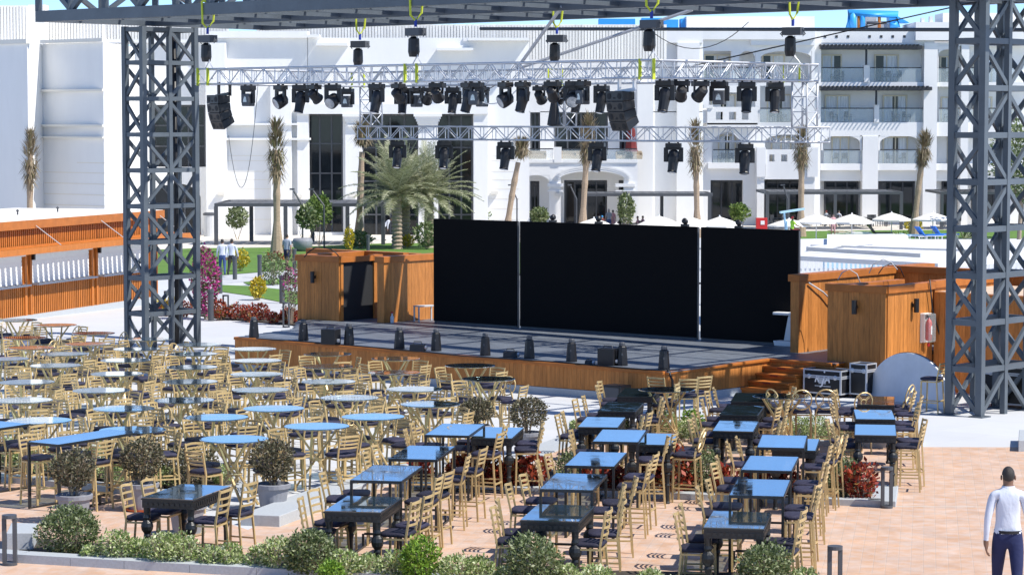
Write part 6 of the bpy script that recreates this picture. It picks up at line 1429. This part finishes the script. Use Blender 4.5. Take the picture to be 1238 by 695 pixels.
    for p in me.polygons:
        c = Vector(p.center); h = (c - colz).dot(ax); z = 0
        s = -1 if c.x < 0 else 1; av = (wrist[s] - elb[s]).normalized(); onarm = abs(c.x) > .165 * k and (c - Vector(T(0, 0, 1.46)) * k).dot(ax) < .02 and c.z > .3 * k and abs(c.x) > .19 * k
        if onarm: z = 0 if (c - (elb[s] if short_sleeve else wrist[s])).dot(av) > (-.06 if short_sleeve else .0) * k else 1
        elif h > 0 and math.hypot(c.x, (c - colz - ax * h).y) < .070 * k: z = 0
        elif h > 0: z = 1
        elif (c - Vector(T(0, 0, .99)) * k).dot(ax) > 0 and not (sit and c.y > .2 * k): z = 1
        elif c.z < .10 * k: z = 3
        elif shorts and c.z < .5 * k: z = 0
        else: z = 2
        p.material_index = z
    b = bpy.data.objects.new('body', me); col.objects.link(b); b.parent = t
    # head details
    hc = Vector(T(0, .01, 1.635)) * k
    m = MB(); m.ball((0, 0, 0), .074 * k, .092 * k, .10 * k, 16, 12)
    keep = [f for f in m.f if all((m.v[i][2] > -.005 * k or m.v[i][1] < -.02 * k) and m.v[i][2] > -.075 * k for i in f)]
    m.f = keep; h_ = m.build('hair' if not cap else 'cap', M['hair'] if not cap else M[cap], t, smooth=True); h_.location = hc + ax * .012 * k; h_.rotation_euler = (-bend, 0, 0)
    for s in (-1, 1):
        m = MB(); m.ball((0, 0, 0), .012 * k, .022 * k, .032 * k, 8, 6); e_ = m.build('ear', M[skin], t, smooth=True); e_.location = hc + Vector((s * .078 * k, 0, 0)) - ax * .02 * k
        m = MB(); m.ball((0, 0, 0), .012 * k, .008 * k, .008 * k, 8, 6); e_ = m.build('eye', M['black'], t, smooth=True); e_.location = hc + Vector((s * .03 * k, .083 * k * cb, 0)) - ax * .015 * k
    m = MB(); m.hexa([(-.015 * k, 0, -.02 * k), (.015 * k, 0, -.02 * k), (.012 * k, .028 * k, -.02 * k), (-.012 * k, .028 * k, -.02 * k)], [(-.006 * k, 0, .025 * k), (.006 * k, 0, .025 * k), (.004 * k, .006 * k, .025 * k), (-.004 * k, .006 * k, .025 * k)]); e_ = m.build('nose', M[skin], t); e_.location = hc + Vector((0, .075 * k * cb, 0)) - ax * .035 * k
    m = MB(); m.box((0, 0, 0), (.045 * k, .008 * k, .008 * k)); e_ = m.build('mouth', M['reds'], t); e_.location = hc + Vector((0, .08 * k * cb, 0)) - ax * .075 * k
    return t
g = G(1217, 746)
pm = person('man in white shirt and navy trousers walking away at the right edge', g, -.08, 1.80, 'shirt', 'navyc', 'blackc', 'skin', .28, (-.10, .10), .02, sub=3, hands=True, elbow=.18)
# belt, collar, cuffs and back pocket for the near man
kk = 1.80 / 1.75
m = MB(); n = 24
for z0, z1 in ((.985, 1.02),):
    a = [((.158) * kk * math.cos(2 * PI * j / n), (.126) * kk * math.sin(2 * PI * j / n) + .004, z0 * kk) for j in range(n)]; b = [(x, y, z1 * kk) for x, y, z in a]
    i0 = len(m.v); m.v += a + b
    for j in range(n): m.f.append((i0 + j, i0 + (j + 1) % n, i0 + n + (j + 1) % n, i0 + n + j))
m.build('belt', M['blackc'], pm, smooth=True)
m = MB(); n = 20
for j in range(n):
    a0, a1 = 2 * PI * j / n, 2 * PI * (j + 1) / n; c = lambda a, r, z: (r * kk * math.cos(a), r * kk * math.sin(a) + .012, z * kk)
    m.poly([c(a0, .080, 1.475), c(a1, .080, 1.475), c(a1, .070, 1.525), c(a0, .070, 1.525)]); m.poly([c(a0, .070, 1.525), c(a1, .070, 1.525), c(a1, .088, 1.475), c(a0, .088, 1.475)])
m.build('collar', M['shirt'], pm, smooth=True)
person('waiter in white shirt and blue trousers on far path, left of two', G(269, 334), .15, 1.74, 'shirt', 'bluec', walk=.3, arms=(.15, -.2))
person('waiter in white shirt and black trousers on far path, right of two', G(280.5, 335), -.1, 1.78, 'shirt', 'blackc', walk=-.35, arms=(-.25, .25))
person('man in grey tee and dark shorts walking across the far lawn', G(347, 326), -.3, 1.76, 'greys', 'navyc', 'blackc', 'skin2', .3, (.3, -.2), shorts=True, short_sleeve=True)
person('waiter in white shirt bending forward in the dark hotel doorway', G(464, 291), -1.4, 1.78, 'shirt', 'blackc', walk=.1, arms=(.6, .5), bend=.8)
person('guest with backpack standing under terrace pergola', G(736, 282), .4, 1.8, 'greys', 'bluec', skin='skin2', walk=.1, short_sleeve=True, cap='greys')
person('guest in pink standing behind backpack guest', G(741, 281.5), -.4, 1.7, 'pink', 'pink', skin='skin2', short_sleeve=True)
person('woman in pink top standing by parasol on the right lawn', G(1007, 288), PI + .3, 1.7, 'pink', 'pink', skin='skin2', walk=.1, shorts=True, short_sleeve=True)
person('guest in blue cap seen through the near tower', G(1206, 290), 2.0, 1.75, 'greys', 'greys', skin='skin2', shorts=True, short_sleeve=True, cap='bluep', bend=.4)
sy = lambda x, y: G(x, y)
def seated(lb, x, y, rz, sh, cap=None):
    g = G(x, y); person(lb, g, rz, 1.7, sh, 'bluec', skin='skin2', sit=True, arms=(.6, .6), short_sleeve=True, cap=cap, elbow=.9, sub=1)
    o = thing('dining_chair', 'dark dining chair under ' + lb.split(' seated')[0], 'chair', g, rz, 'dining chairs on the hotel terrace')
    m = MB(); m.box((0, 0, .40), (.46, .44, .04)); m.build('seat', M['boll'], o); m = MB(); m.box((0, -.24, .66), (.46, .04, .5)); m.build('backrest', M['boll'], o)
    for sx in (-.2, .2):
        for s_ in (-.19, .19): m = MB(); m.bar((sx, s_, 0), (sx, s_, .38), .04); m.build('leg', M['boll'], o)
seated('guest in red shirt and blue cap seated left of the backpack guest', 728, 281, .5, 'reds', 'bluep'); seated('guest in dark shirt seated right of the guest in pink', 750, 282, 1.2, 'blackc'); seated('guest in pale shirt seated left of the dark haired diner', 771, 282, 1.6, 'pink'); seated('dark haired guest seated near the right pergola post', 777, 281.5, -1.2, 'pink')
seated('guest in brown shirt seated under the long pergola, left one', 999, 273, .8, 'greys', 'reds'); seated('guest in white shirt seated under the long pergola, right one', 1014, 273, -.8, 'shirt')
seated('guest in red shirt seated behind the near tower', 1182, 274, .4, 'reds')
# dining tables on the hotel terrace
for i, (x, y, lb) in enumerate(((764, 283, 'beside diners under the terrace pergola'), (792, 282, 'near the right post of the terrace pergola'), (1006, 274, 'between two diners under the long pergola'), (1040, 274, 'behind the parasol of the woman in pink'), (1062, 274, 'left of the leaning palm'), (1150, 274, 'just left of the near tower'), (944, 275, 'behind the lifeguard'))):
    t = thing('dining_table', 'dark dining table ' + lb, 'table', G(x, y), 0, 'dining tables before the hotel'); m = MB(); m.box((0, 0, .73), (1.4, .8, .05)); m.build('tabletop', M['boll'], t)
    for sx in (-.6, .6):
        for s_ in (-.32, .32): m = MB(); m.bar((sx, s_, 0), (sx, s_, .7), .06); m.build('leg', M['boll'], t)
dc = None
for i, x in enumerate((1032, 1036, 1047, 1052, 1057, 1068, 1074, 1142, 1157, 936, 950, 786, 798, 806)):
    rz = random.uniform(0, 6)
    lb = f'empty dark dining chair, {ORD[sorted((1032, 1036, 1047, 1052, 1057, 1068, 1074, 1142, 1157, 936, 950, 786, 798, 806)).index(x)]} from left before the hotel front'
    if dc is None:
        dc = thing('dining_chair', lb, 'chair', G(x, 273.5), rz, 'empty dining chairs before the hotel'); m = MB(); m.box((0, 0, .43), (.46, .44, .04)); m.build('seat', M['boll'], dc); m = MB(); m.box((0, -.24, .68), (.46, .04, .5)); m.build('backrest', M['boll'], dc)
        for sx in (-.2, .2):
            for s_ in (-.19, .19): m = MB(); m.bar((sx, s_, 0), (sx, s_, .41), .04); m.build('leg', M['boll'], dc)
    else: copy_tree(dc, G(x, 281 if x < 900 else 273.5), rz, lb)
# lifeguard in the high chair
lp = person('lifeguard in lime shirt and red cap on the pale blue high chair', (lg.x, lg.y, gz(150) + LGZ - .58), -1.2, 1.75, 'lime', 'reds', skin='skin', sit=True, arms=(.5, .7), short_sleeve=True, cap='red', elbow=.5)
